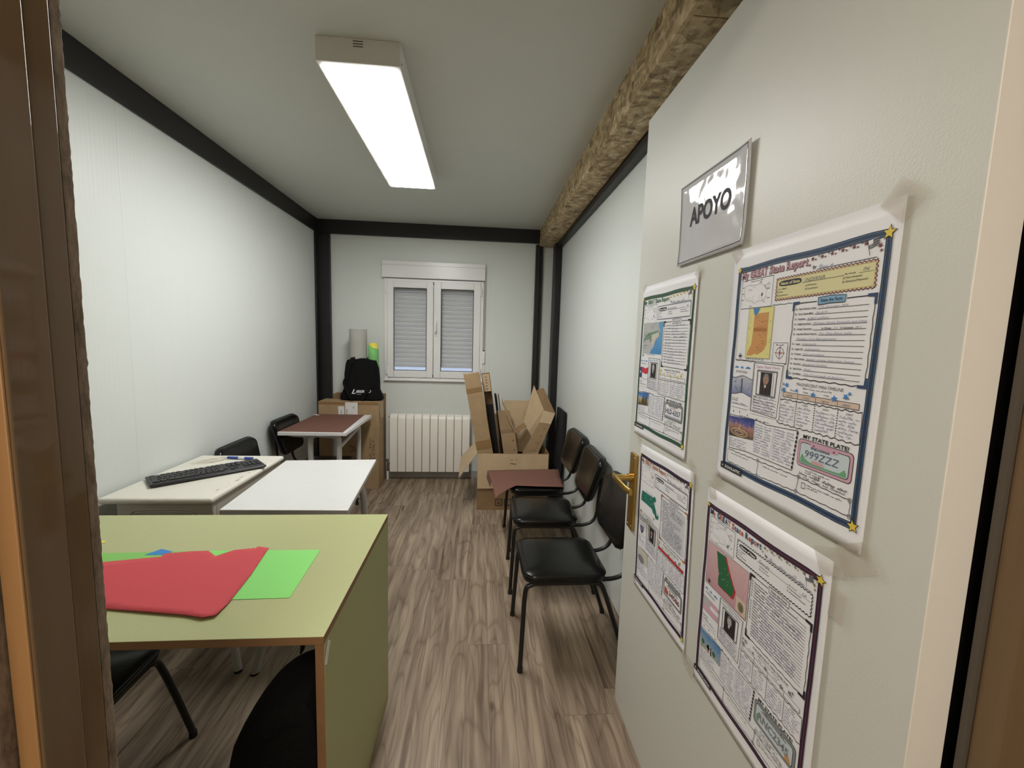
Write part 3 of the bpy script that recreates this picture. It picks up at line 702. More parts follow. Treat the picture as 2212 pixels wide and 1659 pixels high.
# ============================================================ BACK TABLE
bt = thing('school_table', 'white edged school table in the back left corner under a red-brown card', 'table', (-1.228, 3.43, 0))
b = MB().box((-.222, -.362, .692), (.262, .368, .7185)); b.build('tabletop', 'white', bt, bevel=.003)
b = MB().box((-.20, -.24, .655), (.20, .30, .662)); b.build('under_shelf', 'brcard', bt, label='red-brown underside shelf')
for (x, y) in ((-.02, -.285), (.186, -.285), (.192, .20), (-.02, .22)):
    s = 1 if x > .1 else -1
    lg = MB().tube([(x-.05*s, y, .685), (x-.016*s, y, .672), (x, y, .63), (x, y, .4), (x, y, .006)], .0195, 14).build('leg', 'whitemetal', bt, smooth=True)
    MB().tube([(x, y, 0), (x, y, .009)], .020, 14, smooth=1).build('rubber_foot', 'rubber', lg, smooth=True)
b = MB().tube([(-.16, -.285, .682), (-.10, -.285, .676), (.05, -.285, .676), (.15, -.285, .668), (.178, -.285, .64), (.186, -.285, .60)], .013, 12).tube([(-.16, .22, .68), (.10, .22, .676), (.16, .21, .66)], .013, 12)
b.tube([(.186, -.285, .585), (.192, .20, .640)], .0155, 12, smooth=1)
b.build('frame', 'whitemetal', bt, smooth=True)
MB().box((.21, -.23, .676), (.232, -.20, .693)).build('bracket', 'whitemetal', bt)
o = sheet([(-.219, -.345), (.238, -.355), (.200, .366), (-.220, .366)], 0, 'brcard', 'card_sheet', 'red-brown card sheet covering the top of the back left table', 'card sheet', th=.0015)
o.location = (o.location.x-1.228, o.location.y+3.43, .7187)
o = sheet([(-1.475, 3.765), (-1.420, 3.725), (-1.400, 3.745), (-1.455, 3.785)], .7204, 'label', 'paper_label', 'small white paper label at the back corner of the red-brown card', 'label', th=.0006)

# ============================================================ BIG CARTON, BAG, ROLLS
bc = thing('cardboard_box', 'tall closed brown carton with two white labels behind the back left table', 'box', (-1.185, 3.985, 0))
b = MB().box((-.270, -.135, 0), (.268, .055, .828)); b.build('carton_body', 'card', bc, bevel=.004)
b = MB().prism([(.2685, -.125, .824), (.2685, .05, .828), (.2685, .045, .66), (.2685, -.05, .665), (.2685, -.10, .75)], (.0025, 0, 0)); b.build('side_flap', 'cardlt', bc)
b = MB().box((-.268, -.1365, .80), (.262, -.135, .826)); b.build('tape_strip', 'ptape', bc, label='brown packing tape')
lb = MB().box((-.030, -.1370, .690), (.080, -.1352, .822)).build('label', 'label', bc, label='large white printed label')
b = MB()
for i in range(7): b.box((-.021, -.1376, .700+i*.0085), (-.021+.010, -.1371, .704+i*.0085))
b.tube([(.035, -.1374, .765), (.055, -.1374, .785)], .001, 5, smooth=1).tube([(.055, -.1374, .765), (.035, -.1374, .785)], .001, 5, smooth=1)
b.build('print', 'ink', lb)
lb = MB().box((-.092, -.1370, .690), (-.040, -.1352, .785)).build('label', 'label', bc, label='small white printed label')
b = MB(); b.box((-.069, -.1376, .72), (-.063, -.1371, .735)).box((-.069, -.1376, .745), (-.063, -.1371, .752)); b.build('print', 'ink', lb)
b = MB()
def vtxt(b, s, x, z0, z1, hgt):   # sideways print running upwards
    put_text(b, s, lambda a, c: (x-c*hgt, -.1356, z0+(z1-z0)*a), bold=.01)
vtxt(b, 'LRDGA D', .085, .33, .52, .016); vtxt(b, 'JZ', .055, .36, .42, .022); vtxt(b, 'LT', .030, .36, .43, .020)
vtxt(b, 'NG CTN 7', .232, .24, .47, .022); vtxt(b, 'JZ. 3W', .200, .28, .49, .016)
b.build('print', 'dimink', bc, label='dark sideways printed lettering')
fc = MB().box((-1.40, 4.075, 0), (-.924, 4.185, .868)).build('cardboard_box', 'carddk', bevel=.003)
tag(fc, 'flat brown carton standing behind the tall labelled carton against the end wall', 'box')

def roll(name, label, x, y, z0, z1, r, mt, cat, tilt=(0, 0), inner=.9, top=None):
    b = MB(); n = 28
    turns = 1.35
    pts = []
    N = 40
    for i in range(N+1):
        a = 2*PI*turns*i/N+1.0; rr_ = r*(1-.05*i/N); pts.append((rr_*math.cos(a), rr_*math.sin(a)))
    def fn(u_, v_):
        i = min(int(u_*N+.5), N); px, py = pts[i]; zt = z1 if top is None else z1-top*(px/r+1)/2
        z = z0+(zt-z0)*v_; return (px+tilt[0]*(z-z0), py+tilt[1]*(z-z0), z)
    b.grid(fn, N, 6)
    o = b.build(name, mt, smooth=True, solid=.002); o.location = (x, y, 0); return tag(o, label, cat)
roll('paper_roll', 'tall grey card roll standing in the black tote bag', -1.131, 3.982, .842, 1.491, .079, 'greyroll', 'roll')
roll('paper_roll', 'slimmer grey card roll leaning behind the tall grey roll', -1.205, 4.146, .869, 1.425, .040, 'greyroll', 'roll')
roll('paper_roll', 'yellow card roll inside the green one in the tote bag', -.995, 3.99, .842, 1.366, .041, 'ye', 'roll')
roll('paper_roll', 'green card roll in the tote bag, right of the grey roll', -.995, 3.99, .842, 1.348, .047, 'gr', 'roll', top=.04)

tb = thing('tote_bag', 'black fabric tote bag with white lettering standing on the tall carton', 'bag', (-1.10, 3.962, .83))
b = MB()
lv = [(.0, -.175, .185, .072), (.012, -.192, .196, .085), (.045, -.190, .185, .09), (.10, -.160, .160, .088), (.17, -.152, .160, .086), (.25, -.150, .155, .085), (.33, -.140, .148, .083), (.37, -.128, .140, .082), (.385, -.122, .138, .081)]
def bagf(u_, v_):
    i = v_*(len(lv)-1); k = min(int(i), len(lv)-2); f = i-k
    z, xa, xb, hy = [lv[k][q]*(1-f)+lv[k+1][q]*f for q in range(4)]
    a = 2*PI*u_; cs, sn = math.cos(a), math.sin(a); e = .55
    x = (xa+xb)/2+(xb-xa)/2*math.copysign(abs(cs)**e, cs); y = .025+hy*math.copysign(abs(sn)**e, sn)
    y += .006*math.sin(x*40+z*18)*(1-abs(cs)); z2 = z+(.012*math.sin(x*24+.8) if v_ > .9 else 0)
    return (x, y, z2)
b.grid(bagf, 48, 24, cu=True)
b.build('bag_body', 'dkfab', tb, smooth=True, solid=.003)
MB().box((-.165, -.04, .002), (.175, .09, .006)).build('bag_bottom', 'dkfab', tb)
yb = -.0655
b = MB().ribbon([(-.060, yb-.004, .345), (-.045, yb+.01, .395), (-.075, yb, .375), (-.115, yb-.008, .22), (-.135, yb-.010, .165), (-.105, yb-.014, .09), (-.070, yb-.016, .02), (-.055, yb-.012, .004)], (1, 0, .25), .024, .003)
b.build('strap', 'dkfab', tb, smooth=True)
b = MB().ribbon([(.115, yb-.006, .15), (.075, yb-.016, .09), (.035, yb-.018, .03), (.02, yb-.014, .004)], (1, 0, -.5), .024, .003); b.build('strap', 'dkfab', tb, smooth=True)
b = MB().ribbon([(-.115, .06, .36), (-.095, .055, .402), (-.065, .055, .408), (-.045, .06, .37)], (0, 1, 0), .022, .003); b.build('strap', 'dkfab', tb, smooth=True)
b = MB().ribbon([(.085, .06, .36), (.095, .055, .402), (.118, .055, .404), (.130, .06, .36)], (0, 1, 0), .022, .003); b.build('strap', 'dkfab', tb, smooth=True)
b = MB()
def bt_txt(b, s, x0, x1, z0, hgt, bold=.02, sh=.35):
    put_text(b, s, lambda a, c: (x0+(x1-x0)*a, yb-.0125, z0+c*hgt), bold=bold, shear=sh)
bt_txt(b, 'L', -.068, -.030, .068, .040, .03); bt_txt(b, 'IBER', -.030, .048, .078, .023, .03); bt_txt(b, 'TO', .065, .108, .080, .023, .03)
b.box((-.022, yb-.0125, .062), (.018, yb-.0115, .0645)); b.box((.045, yb-.0125, .064), (.06, yb-.0115, .0665))
b.build('white_lettering', 'label', tb, label='white printed lettering')

# ============================================================ OPEN CARTON WITH FOLDED CARTONS
def panel(b, pts, th=.004, mi=0, side=None):
    P = [Vector(p) for p in pts]; n = (P[1]-P[0]).cross(P[2]-P[0]).normalized()*th
    b.prism(P, n, mi, side)
ob = thing('cardboard_box', 'open brown carton by the right wall holding folded cartons', 'box', (0, 3.37, 0))
b = MB(); w_, l_, h_, t_ = .60, .50, .487, .005
b.box((0, 0, 0), (w_, t_, h_)).box((0, l_-t_, 0), (w_, l_, h_)).box((0, t_, 0), (t_, l_-t_, h_)).box((w_-t_, t_, 0), (w_, l_-t_, h_)).box((t_, t_, 0), (w_-t_, l_-t_, .005))
b.build('carton_body', 'carddk', ob)
b = MB(); panel(b, [(0, -.006, h_), (w_-.005, -.006, h_-.003), (w_-.01, -.014, .20), (.002, -.014, .190)]); fl = b.build('front_flap', 'cardlt', ob, label='light front flap folded down')
b = MB().tube([(.275, -.0125, .438), (.295, -.0125, .443)], .0016, 5, smooth=1).tube([(.315, -.0125, .447), (.330, -.0125, .441)], .0016, 5, smooth=1).tube([(.268, -.0125, .408), (.325, -.0125, .404)], .0016, 5, smooth=1).tube([(.29, -.0125, .412), (.30, -.0125, .398)], .0013, 5, smooth=1)
b.build('print', 'dimink', fl)
b = MB(); panel(b, [(-.002, .0, h_), (-.002, .49, h_), (-.152, .42, .335), (-.152, .04, .262)]); b.build('side_flap', 'cardlt', ob)
b = MB(); panel(b, [(0, l_+.002, h_), (w_, l_+.002, h_), (w_, l_+.08, .72), (0, l_+.08, .72)]); b.build('back_flap', 'card', ob)
b = MB()
for k, (x, kind) in enumerate(((.158, 0), (.232, 1))):
    for pts in ([(x, 0), (x+.056, 0), (x+.056, .052), (x, .052)],):
        P = [Vector((q[0], -.0012, .042+q[1])) for q in pts]
        for i in range(4): b.tube([P[i], P[(i+1) % 4]], .0028, 4, smooth=1)
    if kind == 0: b.tube([(x+.014, -.0012, .058), (x+.018, -.0012, .074), (x+.038, -.0012, .074), (x+.042, -.0012, .058), (x+.014, -.0012, .058)], .0022, 5, smooth=1)
    else: b.prism([(x+.006, -.0012, .09), (x+.03, -.0012, .09), (x+.006, -.0012, .05)], (0, -.0008, 0))
b.build('print', 'ink', ob, label='black handling symbols')

tc_ = thing('folded_carton', 'tall narrow brown carton leaning left in the open carton', 'box', (.152, 3.455, .02)); tc_.rotation_euler = (-.02, -.190, 0)
b = MB().box((-.066, -.045, 0), (.064, .05, 1.145)); tcb = b.build('carton_body', 'card', tc_, bevel=.003)
for za, zb_ in ((.985, 1.025), (.50, .575)): MB().box((-.0672, -.0465, za), (.0652, -.045, zb_)).build('tape_strip', 'ptape', tc_, label='brown packing tape')
b = MB(); panel(b, [(-.066, -.045, 1.145), (-.066, .05, 1.145), (-.062, .045, 1.155), (-.070, -.04, 1.158)], .003); b.build('top_flap', 'cardlt', tc_)
t2 = thing('folded_carton', 'slim open-topped carton with faint print right of the tall narrow carton', 'box', (.238, 3.62, .02)); t2.rotation_euler = (0, -.150, 0)
b = MB().box((-.052, -.04, 0), (-.047, .05, 1.13)).box((.015, -.04, 0), (.02, .05, 1.12)).box((-.052, .045, 0), (.02, .05, 1.13)); b.build('carton_body', 'carddk', t2)
b = MB().box((-.047, -.040, 0), (.014, -.036, .86)).build('dark_lining', 'foam', t2, label='black foam lining')
b = MB().box((-.046, -.043, .975), (.014, -.039, 1.128)); fr = b.build('front_band', 'cardlt', t2)
b = MB()
for i in range(5): b.box((-.024, -.0445, .995+i*.026), (-.010, -.0432, 1.001+i*.026))
b.build('print', 'dimink', fr)
o = MB().box((-.009, -.08, 0), (.009, .08, .93)).build('foam_board', 'foam'); o.location = (.285, 3.765, .012); o.rotation_euler = (0, -.145, 0)
tag(o, 'thin black foam board standing between the cartons in the open carton', 'board')
o = MB().box((-.003, -.08, 0), (.003, .08, .93)).build('foam_board', 'carddk'); o.location = (.312, 3.765, .012); o.rotation_euler = (0, -.145, 0)
tag(o, 'thin dark cardboard sheet right of the black foam board in the open carton', 'board')
# small open carton with raised flaps
sc_ = thing('folded_carton', 'small open carton with raised flaps in the middle of the open carton', 'box', (.310, 3.56, .30)); sc_.rotation_euler = (0, -.16, 0)
b = MB().box((-.06, -.07, 0), (.06, -.066, .335)).box((-.06, .066, 0), (.06, .07, .335)).box((-.06, -.066, 0), (-.056, .066, .335)).box((.056, -.066, 0), (.06, .066, .335)); b.build('carton_body', 'card', sc_)
b = MB()
for i in range(3): b.tube([(.035, -.0705, .10+i*.085), (.035, -.072, .10+i*.085)], .006, 8, smooth=1)
b.build('print', 'dimink', sc_)
b = MB(); panel(b, [(.06, -.07, .335), (.062, .06, .335), (-.010, .10, .62), (-.018, -.05, .60)], .004); b.build('side_flap', 'cardlt', sc_)
b = MB(); panel(b, [(-.06, .07, .335), (.05, .07, .335), (.05, .10, .50), (-.06, .10, .52)], .004); b.build('back_flap', 'card', sc_)
b = MB(); panel(b, [(.062, -.066, .33), (.062, .066, .33), (.16, .05, .385), (.17, -.03, .365)], .004); b.build('side_flap', 'carddk', sc_)
# large unfolded carton leaning to the right wall
lc = thing('folded_carton', 'large crumpled carton with flaps up, rightmost in the open carton', 'box', (.40, 3.65, .02)); 
b = MB()
panel(b, [(-.16, .06, .41), (.10, .06, .41), (.09, .08, .865), (-.17, .08, .865)]); b.build('back_panel', 'cardlt', lc)
b = MB(); panel(b, [(-.06, .02, .41), (.07, -.02, .41), (.175, -.06, .81), (.10, .08, 1.01)]); b.build('middle_panel', 'cardlt', lc)
b = MB(); panel(b, [(-.02, -.10, .40), (.125, -.10, .40), (.235, -.10, .685), (.135, -.10, .70)]); sp_ = b.build('side_panel', 'card', lc)
b = MB()
for i in range(4): t = .12+.25*i; b.tube([(.09+.10*t, -.1045, .42+.26*t), (.09+.10*t, -.1060, .42+.26*t)], .005, 8, smooth=1)
b.build('print', 'dimink', sp_)
b = MB(); panel(b, [(.135, -.10, .70), (.235, -.10, .685), (.278, -.06, .775), (.172, -.06, .80)]); b.build('end_panel', 'cardlt', lc)
b = MB(); panel(b, [(.172, -.06, .80), (.278, -.06, .775), (.185, .06, .985), (.125, .08, .96)]); b.build('top_flap', 'carddk', lc)
b = MB(); panel(b, [(.125, .082, .90), (.235, .082, .79), (.178, .082, 1.005)]); b.build('inner_flap', 'cardlt', lc)
b = MB(); panel(b, [(-.02, -.11, .40), (.13, -.115, .40), (.14, -.08, .47), (.02, -.04, .445)]); b.build('bottom_flap', 'card', lc)
bb_ = MB().box((-.012, -.10, 0), (.012, .20, .83)).build('black_board', 'foam', bevel=.003); bb_.location = (.700, 3.55, 0); bb_.rotation_euler = (0, .045, 0)
tag(bb_, 'black board standing against the right wall behind the row of chairs', 'board')

# ---- card sheet lying on the third chair
pts_top = [(.077, 3.04), (.30, 3.062), (.626, 3.08), (.600, 2.875), (.590, 2.690), (.42, 2.70), (.265, 2.715), (.118, 2.545), (.100, 2.80)]
bm = bmesh.new(); vs = []
for x, y in pts_top: vs.append(bm.verts.new((x-.36, y-2.87, 0)))
bm.faces.new(vs); bmesh.ops.triangulate(bm, faces=bm.faces[:])
for _ in range(3): bmesh.ops.subdivide_edges(bm, edges=[e for e in bm.edges if e.calc_length() > .035], cuts=1); bmesh.ops.triangulate(bm, faces=bm.faces[:])
for v in bm.verts:
    x = v.co.x+.36; y = v.co.y+2.87
    v.co.z = .004 - .055*max(0, (.22-x)/.12)*max(0, (2.74-y)/.2)*.5
me = bpy.data.meshes.new('card_sheet'); bm.to_mesh(me); bm.free(); me.materials.append(M['brcard'])
for p in me.polygons: p.use_smooth = True
cs = thing('card_sheet', 'folded red-brown card sheet lying on the seat of the third chair', 'card sheet', (.36, 2.87, .4450))
o = bpy.data.objects.new('card_top', me); COL.objects.link(o); o.parent = cs; md = o.modifiers.new('t', 'SOLIDIFY'); md.thickness = .0018; md.offset = 1
b = MB(); panel(b, [(-.283, .17, .004), (-.260, -.07, .004), (-.268, -.055, -.045), (-.290, .15, -.045)], .0015); b.build('folded_edge', 'brcard', cs)

# ============================================================ POSTERS ON THE DOOR
def ik(name, c, r=.6):
    M[name] = mat(name, c, r); return name
ik('poster_paper', (.83, .83, .86), .5); ik('p_black', (.018, .018, .022)); ik('p_grey', (.22, .22, .24)); ik('p_lgrey', (.48, .48, .49))
ik('p_navy', (.022, .055, .14)); ik('p_navy2', (.06, .13, .25)); ik('p_star', (.75, .56, .06)); ik('p_pink', (.60, .36, .45)); ik('p_pinkl', (.66, .38, .46)); ik('p_rose', (.60, .36, .38))
ik('p_cream', (.70, .66, .36)); ik('p_maroon', (.16, .03, .05)); ik('p_orange', (.60, .30, .10)); ik('p_yellow', (.74, .69, .26)); ik('p_blue', (.05, .22, .55)); ik('p_sky', (.20, .40, .58))
ik('p_pen', (.17, .17, .33)); ik('p_peach', (.66, .52, .43)); ik('p_green', (.035, .14, .065)); ik('p_teal', (.012, .17, .125)); ik('p_purple', (.045, .012, .06)); ik('p_redt', (.48, .10, .07)); ik('p_red', (.55, .03, .045))
ik('p_lilac', (.30, .32, .52)); ik('p_brown', (.42, .15, .035)); ik('p_skin', (.42, .24, .17)); ik('p_dark', (.02, .015, .013)); ik('p_mapgrey', (.45, .46, .46)); ik('p_mapgreen', (.17, .27, .19)); ik('p_georgia', (.02, .13, .05)); ik('p_coin', (.26, .22, .13)); ik('p_plategrey', (.25, .27, .27)); ik('p_aqua', (.56, .64, .68)); ik('p_plategreen', (.15, .38, .2)); ik('p_haze', (.58, .56, .48))
M['tape'] = sheer('clear_tape', (.60, .53, .42), .34, .12)
M['city_night'] = picture_mat('city_night', [(0, (.04, .03, .03)), (.45, (.30, .16, .12)), (.62, (.42, .22, .22)), (.72, (.14, .12, .3)), (1, (.02, .05, .25))], 2, 23, .146, .8, 160)
M['city_dusk'] = picture_mat('city_dusk', [(0, (.06, .05, .03)), (.35, (.40, .28, .10)), (.5, (.45, .42, .35)), (.75, (.06, .22, .52)), (1, (.03, .12, .42))], 2, 23, .146, .3, 120)
M['park'] = picture_mat('park_photo', [(0, (.03, .06, .03)), (.4, (.10, .14, .08)), (.5, (.40, .38, .33)), (.7, (.25, .36, .46)), (1, (.10, .25, .48))], 2, 13.5, .18, .4, 80)
M['flag_blue'] = picture_mat('flag_crayon', [(0, (.22, .24, .42)), (.5, (.38, .40, .55)), (1, (.50, .51, .58))], 2, 28, .05, 1.2, 260)
M['crayon_pink'] = picture_mat('pink_crayon', [(0, (.50, .27, .30)), (1, (.66, .44, .46))], 2, 8, 0, 1.0, 200)
M['sea'] = picture_mat('map_sea', [(0, (.02, .20, .55)), (1, (.12, .36, .62))], 2, 10, 0, .4, 60)

class Poster:
    def __init__(s, name, label, cat, corners, margins, ox=.570, base=.0032, group=None):
        s.A, s.B, s.C, s.D = [Vector((0, y, z)) for y, z in corners]
        ctr = (s.A+s.B+s.C+s.D)/4
        s.root = thing(name, label, cat, (ox, ctr.y, ctr.z), group=group); s.c = Vector((ox, ctr.y, ctr.z)); s.ox = ox; s.base = base
        s.ml, s.mr, s.mt, s.mb = margins; s.parts = {}; s.order = []
    def curl(s, u, v):
        e = max(0, -u-.035, u-1.035)*.22 + max(0, -v-.03)*.0 + max(0, v-1.03)*.12
        return e*.22
    def P(s, u, v, lay=0):
        p = (s.A*(1-u)*(1-v)+s.B*u*(1-v)+s.C*u*v+s.D*(1-u)*v)
        return Vector((s.ox-s.base-s.curl(u, v)-lay*.00022-(.0004 if lay else 0), p.y, p.z))-s.c
    def part(s, n):
        if n not in s.parts: s.parts[n] = (MB(), []); s.order.append(n)
        return s.parts[n]
    def mi(s, n, mt):
        b, ms = s.part(n)
        if mt not in ms: ms.append(mt)
        return ms.index(mt)
    def poly(s, n, pts, mt, lay=1):
        b, _ = s.part(n); b.add([s.P(u, v, lay) for u, v in pts], [tuple(range(len(pts)))], s.mi(n, mt))
    def rect(s, n, u0, v0, u1, v1, mt, lay=1): s.poly(n, [(u0, v0), (u1, v0), (u1, v1), (u0, v1)], mt, lay)
    def line(s, n, pts, wd, mt, lay=2, closed=False):
        """continuous mitred ribbon of width wd (in units of poster width)"""
        b, _ = s.part(n); mi = s.mi(n, mt); asp = .78
        pts = [tuple(q) for q in pts]; N = len(pts)
        if N < 2: return
        dirs = []
        segs = N if closed else N-1
        for i in range(segs):
            (u0, v0), (u1, v1) = pts[i], pts[(i+1) % N]; du, dv = (u1-u0)*asp, v1-v0; L = math.hypot(du, dv) or 1e-6; dirs.append((du/L, dv/L))
        vs = []
        for i in range(N):
            d1 = dirs[i] if i < segs else dirs[-1]; d0 = dirs[i-1] if (i > 0 or closed) else d1
            nx, ny = -(d0[1]+d1[1]), d0[0]+d1[0]; L = math.hypot(nx, ny)
            if L < .5: nx, ny, L = -d1[1], d1[0], 1.0
            nx /= L; ny /= L; c = max(.55, nx*-d1[1]+ny*d1[0]); h = wd/2/c
            u, v = pts[i]; vs.append(s.P(u+nx*h/asp, v+ny*h, lay)); vs.append(s.P(u-nx*h/asp, v-ny*h, lay))
        b.add(vs, [(2*i, 2*i+1, (2*i+3) % (2*N), (2*i+2) % (2*N)) for i in range(segs)], mi)
    def wavy(s, n, u0, v0, u1, v1, wd, mt, amp=.003, k=None, lay=2, seed=0):
        L = math.hypot(u1-u0, v1-v0); k = k or max(3, int(L/.03)); r = random.Random(seed+int(u0*99+v0*999))
        pts = []
        for i in range(k+1):
            t = i/k; a = amp*(1 if i % 2 else -1)*r.uniform(.3, 1)
            pts.append((u0+(u1-u0)*t+(a if abs(v1-v0) > abs(u1-u0) else 0), v0+(v1-v0)*t+(a if abs(v1-v0) <= abs(u1-u0) else 0)))
        s.line(n, pts, wd, mt, lay)
    def star(s, n, u, v, r, mt, rot=0.0, lay=3, out=None):
        if out: s.star(n, u, v, r*1.22, out, rot, lay-1)
        s.poly(n, [(u+(r if i % 2 == 0 else r*.45)*math.sin(rot+i*PI/5)/.78, v-(r if i % 2 == 0 else r*.45)*math.cos(rot+i*PI/5)) for i in range(10)], mt, lay)
    def text(s, n, t, u, v, wd, h, mt, bold=0.0, shear=0.0, slope=0.0, lay=3):
        b, _ = s.part(n); V, F = text2d(t, bold, shear)
        b.add([s.P(u+a*wd, v-c*h+slope*a, lay) for a, c in V], F, s.mi(n, mt))
    def scrawl(s, n, u0, v, u1, mt='p_pen', h=.006, wd=.0016, seed=0, lay=3):
        """illegible cursive handwriting"""
        r = random.Random(int(u0*1000)*7+int(v*1000)*13+seed); u = u0
        while u < u1-.012:
            L = min(r.uniform(.025, .085), u1-u); k = max(2, int(L/.0095)); pts = []; fl = h/.006
            for i in range(k):
                amp = r.choice((.5, .6, .7, 1.0, 1.5)) * h; du = L/k; lp = r.uniform(-.3, .5)*du
                for q in range(5):
                    t = q/5; pts.append((u+du*(i+t)+lp*math.sin(t*2*PI), v-amp*(.5-.5*math.cos(t*2*PI))+(.35*h if amp > 1.4*h and r.random() < .1 else 0)))
            pts.append((u+L, v-.1*h)); s.line(n, pts, wd*.85, mt, lay); u += L+r.uniform(.009, .018)
    def dots(s, n, u0, v, u1, mt='p_black', h=.006, seed=1, lay=3):
        """tiny print too small to read: word-like bars"""
        r = random.Random(seed+int(v*1000)); u = u0; b, _ = s.part(n)
        while u < u1-.008:
            L = min(r.uniform(.012, .04), u1-u); s.scrawl(n, u, v, u+L, mt, h*.8, .0018, seed, lay); u += L+.006
    def done(s):
        b = MB()
        us = [-s.ml, -s.ml*.5, -.02, 0, .25, .5, .75, 1.0, 1.025, 1+s.mr*.6, 1+s.mr]; vs = [-s.mt, -s.mt*.5, -.02, 0, .25, .5, .75, 1.0, 1.03, 1+s.mb*.6, 1+s.mb]
        for v in vs:
            for u in us: b.v.append(s.P(u, v, 0))
        n = len(us)
        for j in range(len(vs)-1):
            for i in range(n-1): a = j*n+i; b.f.append([a, a+1, a+n+1, a+n]); b.m.append(0)
        b.build('paper_sheet', 'poster_paper', s.root, smooth=True, solid=.0003)
        for k in s.order:
            bb, ms = s.parts[k]
            me = bpy.data.meshes.new(k); me.from_pydata([tuple(p) for p in bb.v], [], bb.f)
            for m in ms: me.materials.append(M[m])
            for p, mi in zip(me.polygons, bb.m): p.material_index = mi
            o = bpy.data.objects.new(k, me); COL.objects.link(o); o.parent = s.root
    def tape(s, y, z, L, wd, ang):
        """piece of clear tape bridging poster corner and door"""
        c, sn = math.cos(ang), math.sin(ang); b = MB(); out = []
        N = 4
        def fn(a, t):
            ly, lz = (a-.5)*L, (t-.5)*wd
            return Vector((s.ox-.0052-.0015*math.sin(a*9+t*5)*.3, y+ly*c-lz*sn, z+ly*sn+lz*c))-s.c
        b.grid(fn, N, N); b.build('tape', 'tape', s.root, smooth=True)

